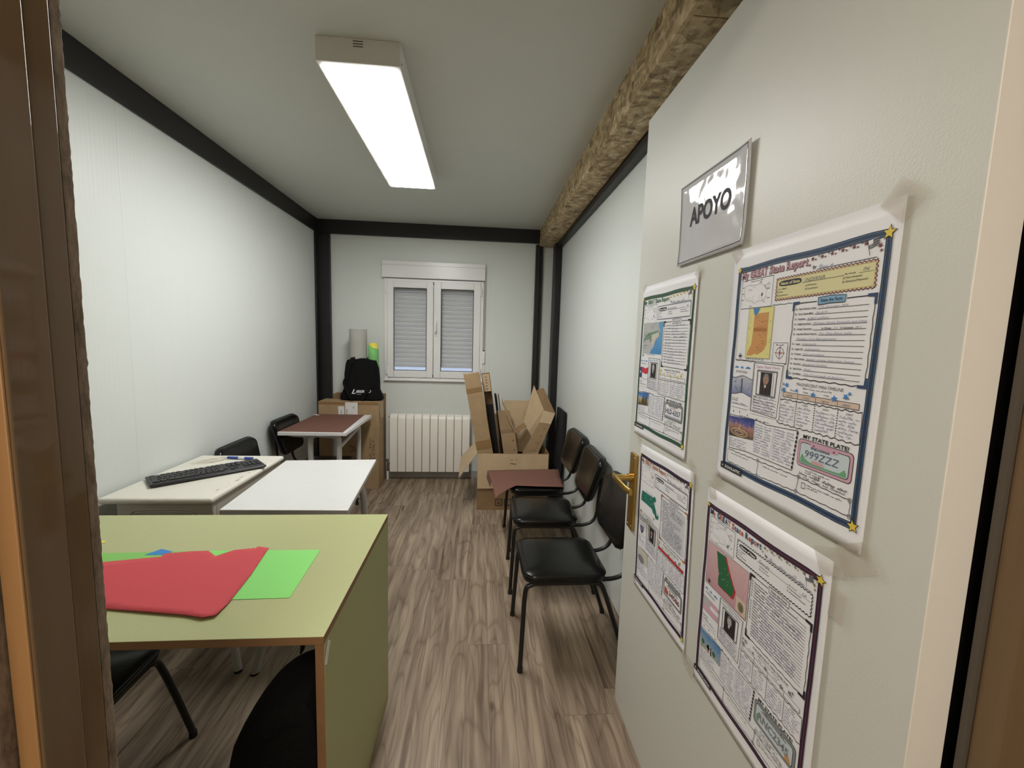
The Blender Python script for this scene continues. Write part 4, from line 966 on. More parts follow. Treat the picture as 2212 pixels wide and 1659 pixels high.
def report(spec):
    p = Poster('poster', spec['label'], 'poster', spec['corners'], spec['margins'], group=None)
    T = spec; bc_ = T['border']
    # ---- border
    n = 'printed_border'; wv = [.0035*math.sin(i*.9+T['seed']) for i in range(13)]
    for k, off in enumerate((-.0088, 0, .0088)):
        mt = bc_[k % len(bc_)]; wd = .0080
        top = [(i/12, wv[i]*.8*(1 if 0 < i < 12 else 0)+off*.85) for i in range(13)]; bot = [(i/12, 1+wv[12-i]*.8*(1 if 0 < i < 12 else 0)-off*.85) for i in range(13)]
        lef = [(wv[(i*5) % 13]*.7*(1 if 0 < i < 12 else 0)+off, i/12) for i in range(13)]; rig = [(1+wv[(i*7) % 13]*.7*(1 if 0 < i < 12 else 0)-off, i/12) for i in range(13)]
        for q in (top, bot, lef, rig): p.line(n, q, wd, mt, 2)
    for k, off in enumerate((-.0132, .0132, -.0044, .0044)):
        for q in ([(i/12, wv[i]*.8*(1 if 0 < i < 12 else 0)+off*.85) for i in range(13)], [(i/12, 1+wv[12-i]*.8*(1 if 0 < i < 12 else 0)-off*.85) for i in range(13)],
                  [(wv[(i*5) % 13]*.7*(1 if 0 < i < 12 else 0)+off, i/12) for i in range(13)], [(1+wv[(i*7) % 13]*.7*(1 if 0 < i < 12 else 0)-off, i/12) for i in range(13)]):
            p.line(n, q, .0026, 'p_black', 3)
    p.star(n, 0, 0, .016, 'p_star', .2, 6, 'p_black'); p.star(n, 1, 0, .022, 'p_star', .1, 6, 'p_black'); p.star(n, 1, 1, .022, 'p_star', -.2, 6, 'p_black')
    p.rect(n, -.03, .994, .20, 1.026, 'p_black', 7); p.text(n, 'SCHOLASTIC', .02, 1.018, .165, .014, 'poster_paper', .02, lay=8); p.star(n, -.008, 1.011, .007, 'poster_paper', 0, 8)
    # ---- title
    n = 'title_lettering'
    words = T['title']; u = .027
    for i, (ch, mt, wd, out) in enumerate(words):
        if ch != ' ':
            if out: p.text(n, ch, u-.002, .049, wd+.004, .034, out, .05, lay=3)
            p.text(n, ch, u, .047, wd, .030, mt, .03 if not out else .0, lay=4)
        u += wd+.0035
    ns = 17; r = random.Random(4)
    for i in range(ns):
        uu = .60+.335*i/ns; p.star(n, uu, .027-.012*(i/ns)+.006*math.sin(i*2.1), (.010 if i % 3 == 0 else .0055), T['starc'], i, 3)
    p.star(n, .585, .05, .007, T['starc'], .3, 3); p.star(n, .965, .035, .010, T['starc'], .6, 3); p.star(n, .972, .052, .007, T['starc'], .1, 3)
    p.text(n, 'by', .607, .066, .022, .013, 'p_black', .03); p.line(n, [(.634, .071), (.955, .071)], .002, 'p_black'); p.scrawl(n, .645, .068, .645+T['byw'], h=.010)
    p.poly(n, [(.905, .012), (.955, .004), (.962, .030), (.912, .040)], 'p_grey', 4); p.poly(n, [(.905, .012), (.928, .009), (.932, .023), (.908, .028)], 'poster_paper', 5)
    p.line(n, [(.905, .012), (.922, .062)], .002, 'p_black', 5)
    for i in range(3): p.line(n, [(.93, .014+i*.008), (.958, .009+i*.008)], .002, 'p_black', 6)
    # ---- name panel
    n = 'name_panel'; p.rect(n, .352, .079, .962, .172, T['panel'], 1)
    def zig(u0, v0, u1, v1, k, mt):
        pts = []
        for i in range(k+1):
            t = i/k; a = .004*(1 if i % 2 else -1); hz = abs(u1-u0) > abs(v1-v0)
            pts.append((u0+(u1-u0)*t+(0 if hz else a), v0+(v1-v0)*t+(a*.8 if hz else 0)))
        p.line(n, pts, .0035, mt, 2)
    for a in ((.352, .079, .962, .079, 56), (.352, .172, .962, .172, 56), (.352, .079, .352, .172, 12), (.962, .079, .962, .172, 12)): zig(*a, T['zig'])
    if T['panel'] == 'p_cream': 
        for a in ((.36, .085, .955, .085), (.36, .166, .955, .166), (.36, .085, .36, .166), (.955, .085, .955, .166)): p.line(n, [(a[0], a[1]), (a[2], a[3])], .0014, 'p_brown', 2)
    pl = [(.373+.166*.5+.083*math.cos(a)*abs(math.cos(a))**-.5 if abs(math.cos(a)) > 1e-3 else .456, .103+.0125*math.copysign(abs(math.sin(a))**.7, math.sin(a))) for a in [i*2*PI/24 for i in range(24)]]
    p.poly(n, pl, 'p_black', 3); p.text(n, 'Name of State', .386, .109, .142, .0115, T['panel'], .03, .1, lay=4)
    p.line(n, [(.545, .114), (.80, .114)], .0016, 'p_black'); p.line(n, [(.875, .114), (.95, .114)], .0012, 'p_black'); p.dots(n, .805, .112, .87, h=.004)
    if T['name']: p.text(n, T['name'], .562, .112, T['namew'], .015, 'p_grey', 0, .25)
    else: p.scrawl(n, .56, .112, .56+T['namew'], 'p_grey', .011)
    if T['abbr']: p.text(n, T['abbr'], .897, .110, .03, .013, 'p_grey', 0, .2)
    p.dots(n, .366, .128, .445, h=.004)
    for (uu, vv, tx, ww) in ((.37, .142, 'West', .028), (.37, .157, 'Southwest', .07), (.575, .131, 'Midwest', .058), (.575, .145, 'Southeast', .068), (.80, .127, 'Northeast', .085), (.80, .141, 'Alaska/Hawaii', .115)):
        p.line(n, [(uu-.004, vv-.006), (uu+.003, vv-.006), (uu+.003, vv), (uu-.004, vv)], .0012, 'p_black', 3, closed=True)
        p.text(n, tx, uu+.010, vv, ww, .0075, 'p_black', .0)
    # ---- outline map box
    n = 'locator_map'; p.line(n, [(.033, .057), (.320, .057), (.322, .194), (.035, .194)], .002, 'p_black', 2, closed=True)
    p.dots(n, .12, .068, .24, h=.004); r = random.Random(9)
    outl = [(.07, .085), (.10, .082), (.15, .086), (.20, .083), (.235, .090), (.255, .10), (.285, .083), (.295, .092), (.275, .108), (.268, .128), (.27, .148), (.255, .158), (.262, .176), (.245, .165), (.215, .162), (.185, .168), (.165, .176), (.145, .160), (.11, .158), (.075, .148), (.06, .125), (.062, .10)]
    p.line(n, outl, .0012, 'p_grey', 2, closed=True)
    for i in range(16): uu = .075+.19*r.random(); vv = .092+.06*r.random(); p.line(n, [(uu, vv), (uu+r.choice((0, .025, .03)), vv+r.choice((0, .018, .02)))], .0009, 'p_grey', 2)
    for (uu, vv) in ((.038, .09), (.038, .12), (.038, .15), (.275, .112), (.28, .155), (.12, .185), (.20, .077)): p.line(n, [(uu, vv), (uu+.022, vv)], .0022, 'p_black', 2)
    p.poly(n, [(T['loc'][0], T['loc'][1]), (T['loc'][0]+.009, T['loc'][1]), (T['loc'][0]+.007, T['loc'][1]+.016), (T['loc'][0]-.002, T['loc'][1]+.014)], 'p_black', 3)
    # ---- fact sheet
    n = 'fact_sheet'
    p.line(n, [(.52, .197), (.655, .197)], .0035, 'p_black'); p.line(n, [(.83, .197), (.955, .197)], .0035, 'p_black')
    p.wavy(n, .505, .21, .502, .50, .0035, 'p_black'); p.wavy(n, .972, .21, .972, .50, .0030, 'p_black'); p.wavy(n, .515, .507, .965, .510, .0035, 'p_black')
    for (uu, vv, su, sv) in ((.497, .190, 1, 1), (.983, .190, -1, 1), (.497, .513, 1, -1), (.983, .516, -1, -1)):
        p.poly(n, [(uu, vv), (uu+su*.048, vv), (uu+su*.044, vv+sv*.011), (uu+su*.015, vv+sv*.012), (uu+su*.013, vv+sv*.036), (uu, vv+sv*.038)], T['cornerc'], 4)
    if T['tab']: p.poly(n, [(.664, .183), (.745, .180), (.825, .184), (.821, .210), (.74, .208), (.668, .212)], T['tab'], 3)
    p.line(n, [(.664, .183), (.745, .180), (.825, .184), (.821, .210), (.74, .208), (.668, .212)], .0025, 'p_black', 4, closed=True)
    p.text(n, 'State the Facts', .682, .201, .125, .012, 'p_black', .01, lay=5)
    facts = T['facts']; vv = .225
    for i, (lab, lw, val, vw) in enumerate(facts):
        if lab:
            p.text(n, lab, .543, vv, lw, .0078, 'p_black', .018); s0 = .543+lw+.008
            p.line(n, [(.522, vv-.007), (.531, vv-.004), (.527, vv), (.520, vv-.002)], .0016, 'p_black', 3, closed=True)
        else: s0 = .54
        p.line(n, [(s0, vv+.0018), (.945, vv+.0018)], .0016, 'p_black')
        if lab.startswith('Average'):
            p.text(n, 'In Winter', .705, vv, .058, .0078, 'p_black', .018); p.text(n, 'In Summer', .815, vv, .066, .0078, 'p_black', .018); p.text(n, '-3 C', .77, vv, .03, .008, 'p_pen', 0, .3); p.text(n, '28 C', .89, vv, .035, .008, 'p_pen', 0, .3)
        elif val: p.text(n, val, s0+.006, vv, vw, .0085, 'p_pen', -.004, .32)
        elif vw: p.scrawl(n, s0+.006, vv, s0+.006+vw, h=.0065)
        vv += T['pitch']
    # ---- flag block
    n = 'flag_drawing'; 
    for (uu, w2) in ((.05, .02), (.105, .015), (.165, .026)):
        p.poly(n, [(uu-w2, .489), (uu-w2*.6, .482), (uu, .479), (uu+w2*.7, .482), (uu+w2, .489)], 'p_blue', 2)
    p.text(n, 'STATE FLAG', .045, .512, .115, .011, 'p_black', .0)
    T['flag'](p, n)
    p.line(n, [(.013, .535), (.013, .735)], .0025, 'p_black'); p.dots(n, .03, .645, .105, h=.005); p.dots(n, .03, .655, .09, h=.005)
    p.line(n, [(.03, .672), (.20, .672)], .0014, 'p_black'); p.line(n, [(.03, .690), (.20, .690)], .0014, 'p_black'); p.scrawl(n, .035, .669, .17, h=.006)
    for (uu, vv) in ((.055, .712), (.12, .708), (.20, .715), (.29, .722), (.36, .728)): p.poly(n, [(uu-.004, vv), (uu, vv-.006), (uu+.004, vv), (uu, vv+.006)], 'p_black', 2)
    # ---- super state hero
    n = 'portrait_picture'; p.rect(n, .222, .452, .472, .700, 'poster_paper', 4)
    p.line(n, [(.229, .456), (.470, .461), (.455, .694), (.231, .688)], .003, 'p_black', 5, closed=True); p.line(n, [(.222, .454), (.224, .69)], .0022, 'p_black', 5)
    p.text(n, 'Super State Hero', .248, .479, .200, .014, T['heroc'], .0, lay=6)
    p.line(n, [(.262, .490), (.432, .490), (.428, .606), (.264, .606)], .006, 'p_grey', 5, closed=True)
    p.line(n, [(.266, .494), (.428, .494), (.424, .602), (.268, .602)], .0016, 'p_black', 6, closed=True)
    T['hero'](p, n)
    for i, vv in enumerate((.618, .632, .645, .658, .671, .683)):
        p.line(n, [(.245, vv+.002), (.445, vv+.002)], .0013, 'p_black', 5)
        if i < 3: p.text(n, ('Name:', 'Born:', 'Famous for:')[i], .245, vv, (.032, .028, .062)[i], .0078, 'p_black', .015, lay=6)
        p.scrawl(n, (.285, .28, .315, .245, .245, .245)[i], vv, (.42, .43, .435, .44, .44, .43)[i], h=.0058, lay=6)
    # ---- timeline
    n = 'timeline'; p.text(n, 'MAGNIFICENT MINI-TIMELINE', .58, .536, .29, .0125, 'p_black', -.004); p.dots(n, .625, .547, .82, h=.004)
    p.rect(n, .488, .571, .958, .592, T['tl'], 1); p.line(n, [(.488, .571), (.958, .571), (.958, .592), (.488, .592)], .0020, 'p_black', 2, closed=True)
    for uu in (.597, .715, .845): p.line(n, [(uu, .571), (uu, .592)], .0018, 'p_black')
    for i, uu in enumerate((.515, .63, .75, .87)):
        if T['years']: p.text(n, T['years'][i], uu, .588, .045, .009, 'p_grey', 0, .2)
    sc = T['tlstar']
    for (uu, vv, rr_) in ((.492, .562, .014), (.512, .540, .013), (.488, .538, .008), (.585, .558, .010), (.697, .565, .014), (.825, .566, .015), (.885, .552, .013), (.905, .540, .009)): p.star(n, uu, vv, rr_, sc, uu*9, 4)
    for uu in (.54, .63, .76, .875): p.dots(n, uu, .561, uu+.045, h=.004)
    p.wavy(n, .46, .603, .978, .600, .0032, 'p_black', .004, 24); p.wavy(n, .463, .710, .98, .713, .0032, 'p_black', .004, 24); p.wavy(n, .458, .603, .463, .710, .0025, 'p_black'); p.wavy(n, .978, .600, .981, .713, .0025, 'p_black')
    for uu in (.592, .715, .852):
        for i in range(11): p.line(n, [(uu, .604+i*.0095), (uu, .609+i*.0095)], .0045, 'p_black', 2)
    for i, (a, c) in enumerate(((.468, .585), (.60, .708), (.723, .845), (.860, .972))):
        p.text(n, 'EVENT', (a+c)/2-.018, .617, .036, .007, 'p_black', 0)
        for j in range(6): p.scrawl(n, a+.004, .631+j*.0137, c-.004-(.03 if j == 5 else 0), h=.006, seed=j)
    # ---- city paragraph
    n = 'essay_panel'; p.line(n, [(.024, .733), (.30, .728), (.38, .735), (.625, .722), (.608, .893), (.22, .893), (.043, .906)], .0025, 'p_black', 2, closed=True)
    p.dots(n, .12, .727, .40, h=.0045)
    for i in range(9): p.line(n, [(.624-i*.0019, .726+i*.0185), (.622-i*.0019, .738+i*.0185)], .010, 'p_black', 3)
    p.line(n, [(.445, .735), (.430, .892)], .0012, 'p_grey', 2)
    for j in range(12):
        p.scrawl(n, .285, .748+j*.0118, .425, h=.0055, seed=j); p.scrawl(n, .45, .745+j*.0122, .600, h=.0055, seed=j+40)
    for j in range(4): p.scrawl(n, .045, .855+j*.0118, .215, h=.0055, seed=j+80)
    n = 'city_picture'; p.poly(n, [(.018, .741), (.274, .728), (.276, .826), (.030, .842)], T['city'], 4)
    T['cityx'](p, n)
    # ---- plate
    n = 'plate_drawing'; p.text(n, 'MY STATE PLATE!', .664, .744, .272, .0155, 'p_black', .025)
    def rr_(cu, cv, w2, h2, rd, mt, lay):
        p.poly(n, [(cu+x, cv+y) for x, y in rrect(w2, h2, rd, 5)], mt, lay)
    cu, cv = .800, .804
    rr_(cu, cv, .330, .113, .020, 'p_black', 1); rr_(cu, cv, .324, .108, .019, T['pl'], 2); rr_(cu, cv, .296, .088, .014, 'p_black', 3); rr_(cu, cv, .290, .083, .013, T['plbg'], 4)
    p.poly(n, [(.715, .756), (.885, .756), (.880, .772), (.720, .772)], T['pl'], 5)
    p.star(n, .74, .764, .006, 'p_maroon', 0, 6); p.star(n, .86, .764, .006, 'p_maroon', 0, 6)
    T['plate'](p, n)
    p.dots(n, .70, .872, .85, h=.005); p.dots(n, .70, .881, .80, h=.005)
    for j in range(2): p.scrawl(n, .66+.03*j, .893+j*.012, .95, 'p_grey' if j else T['scr'], .0085, .0022)
    # ---- bottom boxes
    n = 'bottom_boxes'
    for (a, c, d, e) in ((.03, .915, .33, .914), (.34, .914, .655, .908), (.66, .908, .965, .915), (.03, .978, .33, .984), (.345, .984, .65, .972), (.655, .972, .97, .973)): p.wavy(n, a, c, d, e, .0026, 'p_black')
    for (a, c, d, e) in ((.033, .915, .033, .978), (.337, .914, .338, .984), (.66, .908, .652, .972), (.970, .915, .975, .972)): p.wavy(n, a, c, d, e, .0022, 'p_black')
    for (a, c) in ((.337, .912), (.338, .984), (.661, .907), (.652, .971), (.970, .915), (.975, .972)):
        p.line(n, [(a+.010*math.cos(k*PI/4), c+.0085*math.sin(k*PI/4)) for k in range(8)], .0025, 'p_grey', 3, closed=True); p.line(n, [(a+.004*math.cos(k*PI/3), c+.0035*math.sin(k*PI/3)) for k in range(6)], .0018, 'p_grey', 3, closed=True)
    p.dots(n, .07, .932, .25, h=.0045); p.dots(n, .385, .930, .58, h=.0045); p.dots(n, .72, .930, .93, h=.0045); p.dots(n, .72, .939, .80, h=.0045)
    p.line(n, [(.685, .925), (.708, .923), (.710, .945), (.687, .947)], .002, 'p_black', 3, closed=True)
    T['map'](p, 'state_map')
    p.done()
    for t in T['tapes']: p.tape(*t)
    return p

def face(p, n, hair, bw=False):
    sk = 'p_lgrey' if bw else 'p_skin'
    p.rect(n, .287, .497, .405, .600, 'p_dark', 7)
    if not bw: p.rect(n, .287, .497, .296, .600, 'poster_paper', 8); p.rect(n, .396, .497, .405, .600, 'poster_paper', 8)
    p.poly(n, [(.345+.026*math.cos(a), .528+.026*math.sin(a)) for a in [i*PI/8 for i in range(16)]], hair, 8)
    p.poly(n, [(.343+.0195*math.cos(a), .533+.0235*math.sin(a)) for a in [i*PI/8 for i in range(16)]], sk, 9)
    p.poly(n, [(.328, .507), (.345, .501), (.365, .508), (.369, .522), (.355, .515), (.338, .516), (.326, .524)], hair, 10)
    for uu in (.335, .350): p.line(n, [(uu-.004, .531), (uu+.004, .531)], .0022, 'p_dark', 10)
    p.line(n, [(.342, .533), (.3405, .541), (.344, .541)], .0013, 'p_dark', 10); p.line(n, [(.336, .5475), (.350, .5475)], .0016, 'p_dark', 10)
    p.poly(n, [(.336, .553), (.350, .553), (.352, .562), (.344, .575), (.334, .562)], 'poster_paper', 9); p.poly(n, [(.342, .561), (.346, .561), (.347, .582), (.343, .586), (.340, .582)], 'p_maroon' if not bw else 'p_dark', 10)
def compass(p, n, u, v, r):
    p.line(n, [(u+r/.78*math.cos(k*PI/6), v+r*math.sin(k*PI/6)) for k in range(12)], .0012, 'p_grey', 3, closed=True)
    for k in range(8):
        a = k*PI/4; q = r*(1.35 if k % 2 == 0 else .8); p.poly(n, [(u+q/.78*math.sin(a), v-q*math.cos(a)), (u+r*.22*math.cos(a), v+r*.22*math.sin(a)), (u-r*.22*math.cos(a), v-r*.22*math.sin(a))], 'p_black', 4)
def wavyflag(p, n, mt, mt2=None):
    top = [(.017+.213*i/8, .532+.007*math.sin(i*.9+1)) for i in range(9)]; bot = [(.017+.213*i/8, .616+.007*math.sin(i*.9+1)) for i in range(9)][::-1]
    p.poly(n, top+bot, mt, 1); p.line(n, top, .0022, 'p_black', 4); p.line(n, bot, .0022, 'p_black', 4)
def title(seq, widths=None):
    out = []
    W = {'M': .030, 'y': .018, ' ': .010, 'G': .026, 'R': .024, 'E': .020, 'A': .025, 'T': .021, 'S': .022, 't': .014, 'a': .019, 'e': .019, 'p': .020, 'o': .020, 'r': .014}
    k = 0; tot = sum(W[c] for c in 'My GREAT State Report')+.0035*20; f = (.560)/tot
    for c in 'My GREAT State Report':
        mt, o = seq(k, c); out.append((c, mt, W[c]*f if c != ' ' else W[c]*f, o)); k += c != ' '
    return out
FACTL = [('Date It Became a State:', .115), ('Size in Square Miles:', .10), ('Population:', .052), ('Neighboring States:', .092), ('Average Temperature:', .10), ('Important Physical Features:', .135), ('', 0), ('Capital:', .034), ('Largest City:', .055), ('Products:', .046), ('Native Animals:', .073), ('State Bird:', .05), ('State Flower:', .062), ('State Motto:', .06)]
def facts(vals): return [(l, w_, v if isinstance(v, str) else '', vw) for (l, w_), (v, vw) in zip(FACTL, vals)]

# Indiana -------------------------------------------------
def map1(p, n):
    p.line(n, [(.03, .200), (.03, .447), (.49, .452)], .0018, 'p_black', 2); p.wavy(n, .335, .192, .49, .192, .0022, 'p_black'); p.wavy(n, .03, .45, .24, .452, .0022, 'p_black')
    p.rect(n, .128, .197, .350, .434, 'p_yellow', 3); p.line(n, [(.128, .197), (.350, .197), (.350, .434), (.128, .434)], .0016, 'p_grey', 4, closed=True)
    p.poly(n, [(.184, .228), (.225, .224), (.250, .222), (.312, .222), (.314, .300), (.316, .371), (.300, .385), (.286, .402), (.268, .408), (.245, .418), (.215, .414), (.185, .424), (.140, .424), (.150, .400), (.176, .372), (.182, .32)], 'p_orange', 4)
    p.poly(n, [(.168, .199), (.232, .199), (.212, .224), (.196, .233), (.184, .228)], 'p_blue', 5)
    p.text(n, 'INDIANA', .192, .307, .115, .016, 'p_brown', .02, lay=6)
    r = random.Random(2)
    for i in range(34): uu = .19+.10*r.random(); vv = .235+.165*r.random(); p.line(n, [(uu, vv), (uu+.018, vv)], .002, 'p_brown', 5)
    for i in range(12): uu = r.choice((.135, .325))+.01*r.random(); vv = .22+.2*r.random(); p.line(n, [(uu, vv), (uu+.014, vv+.004)], .0014, 'p_grey', 5)
    p.dots(n, .135, .442, .31, h=.0045)
    p.rect(n, .376, .361, .487, .450, 'poster_paper', 3); p.line(n, [(.376, .361), (.487, .361), (.487, .450), (.376, .450)], .0018, 'p_black', 4, closed=True); p.dots(n, .40, .372, .46, h=.005, lay=5)
    c_ = (.432, .405); p.line(n, [(c_[0]+.030*math.cos(k*PI/8), c_[1]+.024*math.sin(k*PI/8)) for k in range(16)], .002, 'p_maroon', 5, closed=True)
    p.line(n, [(.392, .405), (.472, .405)], .0025, 'p_redt', 5); p.line(n, [(.432, .374), (.432, .437)], .0025, 'p_maroon', 5); compass(p, n, .432, .405, .010); compass(p, n, .076, .428, .014)
def flag1(p, n):
    wavyflag(p, n, 'flag_blue'); r = random.Random(8)
    for i in range(24): p.star(n, .04+.17*r.random(), .545+.06*r.random(), .004, 'p_grey', i, 4)
    p.line(n, [(.118, .540), (.118, .610)], .008, 'p_green', 4)
def plate1(p, n):
    p.text(n, 'INDIANA', .725, .779, .115, .010, 'p_navy', .01, lay=7); p.text(n, '999ZZZ', .690, .816, .205, .030, 'p_navy', -.012, .12, lay=7)
    p.poly(n, [(.662, .822), (.672, .806), (.69, .824), (.72, .832), (.80, .836), (.90, .834), (.925, .815), (.938, .828), (.938, .842), (.665, .842)], 'p_plategreen', 6)
    p.poly(n, [(.735, .822), (.80, .820), (.81, .834), (.74, .836)], 'p_rose', 7)
def city1(p, n):
    p.poly(n, [(.134, .792), (.138, .752), (.143, .792)], 'p_haze', 5)
    for k in range(3): p.line(n, [(.135+(.085-.02*k)*math.cos(a), .812+(.018-.005*k)*math.sin(a)) for a in [i*PI/9 for i in range(18)]], .003, ('p_cream', 'p_brown', 'p_haze')[k], 5, closed=True)
P1 = report(dict(label='state report poster with blue border and orange map, upper right on the door', seed=1,
    corners=[(.888, 1.593), (.554, 1.592), (.557, 1.163), (.890, 1.161)], margins=(.070, .055, .105, .085), border=['p_navy2', 'p_navy', 'p_navy2'],
    title=title(lambda k, c: ('p_pinkl', 'p_maroon')), starc='p_maroon', byw=.085, panel='p_cream', zig='p_maroon', name='INDIANA', namew=.128, abbr='IN', loc=(.228, .128), cornerc='p_navy', tab='p_sky', pitch=.0205,
    facts=facts([('11th December 1816', .17), ('36,419', .07), ('6.862 million', .13), ('Michigan, Illinois, Kentucky and Ohio', .295), ('', 0), ('The Ohio River, Lake', .185), ('Michigan, Corn Belt and more', .25), ('Indianapolis', .09), ('Indianapolis', .095), ('Corn and soybean', .135), ('Badger, coyote, black bear, beaver', .28), ('Northern Cardinal', .155), ('Peony', .045), ('"The Crossroads of America"', .26)]),
    flag=flag1, heroc='p_pink', hero=lambda p, n: face(p, n, 'p_grey'), tl='p_peach', years=['1679', '1732', '1816', '1825'], tlstar='p_blue', city='city_night', cityx=city1, pl='p_pink', plbg='p_aqua', plate=plate1, scr='p_black', map=map1,
    tapes=[(.540, 1.631, .050, .042, .75), (.902, 1.632, .030, .035, -.6), (.908, 1.118, .040, .030, .75), (.545, 1.118, .060, .045, -.55)]))

# North Carolina ------------------------------------------
def map2(p, n):
    p.rect(n, .041, .190, .482, .425, 'p_mapgrey', 3); p.poly(n, [(.40, .19), (.482, .19), (.482, .425), (.235, .425), (.262, .395), (.315, .375), (.34, .33), (.42, .30), (.43, .25), (.395, .22)], 'sea', 4)
    p.poly(n, [(.045, .335), (.09, .30), (.16, .268), (.25, .262), (.40, .252), (.425, .275), (.40, .30), (.36, .315), (.33, .345), (.27, .34), (.2, .315), (.13, .32)], 'p_mapgreen', 5); p.poly(n, [(.25, .285), (.41, .262), (.42, .29), (.36, .315), (.30, .37), (.26, .34)], 'p_haze', 6)
    r = random.Random(12)
    for i in range(22): uu = .06+.3*r.random(); vv = .2+.2*r.random(); p.line(n, [(uu, vv), (uu+.03, vv)], .0022, 'p_black', 7)
    p.dots(n, .16, .435, .36, h=.0045); compass(p, n, .07, .440, .012)
def flag2(p, n):
    p.poly(n, [(.0, .54), (.07, .533), (.068, .622), (.0, .616)], 'p_navy', 4); p.poly(n, [(.07, .533), (.16, .542), (.226, .530), (.224, .575), (.16, .586), (.07, .576)], 'p_red', 4); p.star(n, .035, .575, .014, 'poster_paper', 0, 5); p.line(n, [(.07, .622), (.15, .63), (.22, .62)], .002, 'p_black', 3)
def plate2(p, n):
    p.text(n, 'HLD-6357', .668, .823, .262, .034, 'p_navy', .01, .0, lay=7); p.text(n, 'First in Flight', .745, .783, .10, .009, 'p_red', .0, .1, lay=7)
    for k in range(9): p.poly(n, [(.665+.03*k, .843), (.68+.03*k, .832), (.695+.03*k, .843)], 'p_lilac', 6)
P2 = report(dict(label='state report poster with green border and grey coastal map, upper left on the door', seed=3,
    corners=[(1.424, 1.582), (1.082, 1.582), (1.086, 1.147), (1.431, 1.146)], margins=(.035, .050, .095, .085), border=['p_green', 'p_green', 'p_green'],
    title=title(lambda k, c: ('p_green', None)), starc='p_star', byw=.20, panel='poster_paper', zig='p_navy', name='North Carolina', namew=.16, abbr='NC', loc=(.262, .134), cornerc='p_black', tab=None, pitch=.0195,
    facts=facts([(0, .22), (0, .12), (0, .17), (0, .27), ('', 0), (0, .22), (0, .36), ('Raleigh', .06), ('Charlotte', .09), (0, .28), (0, .26), ('The Cardinal', .11), (0, .14), (0, .24)]),
    flag=flag2, heroc='p_sky', hero=lambda p, n: face(p, n, 'p_lgrey', True), tl='poster_paper', years=None, tlstar='p_star', city='city_dusk', cityx=lambda p, n: [p.rect(n, .12+.022*k, .775-.012*(k % 3), .135+.022*k, .825, 'p_dark', 5) for k in range(6)],
    pl='p_plategrey', plbg='poster_paper', plate=plate2, scr='p_plategreen', map=map2,
    tapes=[(1.064, 1.617, .030, .030, .75), (1.425, 1.622, .030, .026, -.6), (1.400, 1.102, .035, .025, .6)]))

# Massachusetts -------------------------------------------
def map3(p, n):
    p.poly(n, [(.072, .272), (.20, .268), (.335, .262), (.365, .245), (.395, .262), (.385, .285), (.352, .288), (.372, .318), (.402, .342), (.425, .372), (.448, .372), (.442, .350), (.462, .366), (.455, .394), (.405, .402), (.372, .376), (.350, .380), (.318, .358), (.302, .353), (.18, .352), (.052, .353), (.060, .31)], 'p_teal', 3)
    p.poly(n, [(.352, .408), (.385, .412), (.365, .422)], 'p_dark', 3)
    r = random.Random(3)
    for i in range(14): p.star(n, .09+.3*r.random(), .28+.06*r.random(), .004, 'poster_paper', i, 4)
    p.dots(n, .16, .256, .34, h=.0045); p.dots(n, .15, .44, .36, h=.0045); compass(p, n, .06, .440, .012)
def flag3(p, n):
    p.line(n, [(.02, .54), (.21, .535), (.205, .62), (.02, .625)], .0018, 'p_grey', 3, closed=True)
    p.poly(n, [(.065, .552), (.145, .550), (.142, .585), (.105, .612), (.068, .588)], 'p_purple', 4); p.poly(n, [(.082, .560), (.128, .558), (.126, .582), (.104, .598), (.084, .582)], 'p_lilac', 5); p.line(n, [(.105, .562), (.105, .596)], .008, 'p_purple', 6)
def plate3(p, n):
    p.text(n, '24586', .745, .824, .185, .030, 'p_maroon', .03, .0, lay=7); p.poly(n, [(.66, .80), (.70, .795), (.735, .815), (.73, .838), (.665, .84)], 'p_redt', 6); p.rect(n, .70, .775, .90, .783, 'p_plategrey', 6)
def hero3(p, n):
    p.rect(n, .262, .492, .432, .606, 'p_plategrey', 6); face(p, n, 'p_dark'); 
P3 = report(dict(label='state report poster with dark border and teal map, beside the brass handle plate', seed=5,
    corners=[(1.364, 1.047), (1.025, 1.059), (1.011, .630), (1.349, .614)], margins=(.030, .040, .085, .080), border=['p_purple', 'p_purple', 'p_purple'],
    title=title(lambda k, c: ('p_brown', None)), starc='p_coin', byw=.22, panel='poster_paper', zig='p_black', name='Massachusetts', namew=.16, abbr='MA', loc=(.285, .112), cornerc='p_brown', tab=None, pitch=.0118,
    facts=facts([(0, .22), (0, .12), (0, .17), (0, .27), ('', 0), (0, .22), (0, .36), ('Boston', .06), ('Boston', .06), (0, .28), (0, .26), (0, .20), (0, .14), (0, .24)]) + [('', 0, '', .36)]*9,
    flag=flag3, heroc='p_grey', hero=hero3, tl='p_red', years=None, tlstar='p_coin', city='p_haze', cityx=lambda p, n: [p.poly(n, [(.12+.075*math.cos(a), .815+.03*math.sin(a)) for a in [i*PI/8 for i in range(16)]], 'p_grey', 5)],
    pl='p_plategrey', plbg='poster_paper', plate=plate3, scr='p_black', map=map3,
    tapes=[(1.012, 1.075, .045, .028, 1.35), (1.030, 1.112, .035, .022, .5), (.992, .592, .035, .028, .6), (1.355, .600, .03, .022, -.5)]))

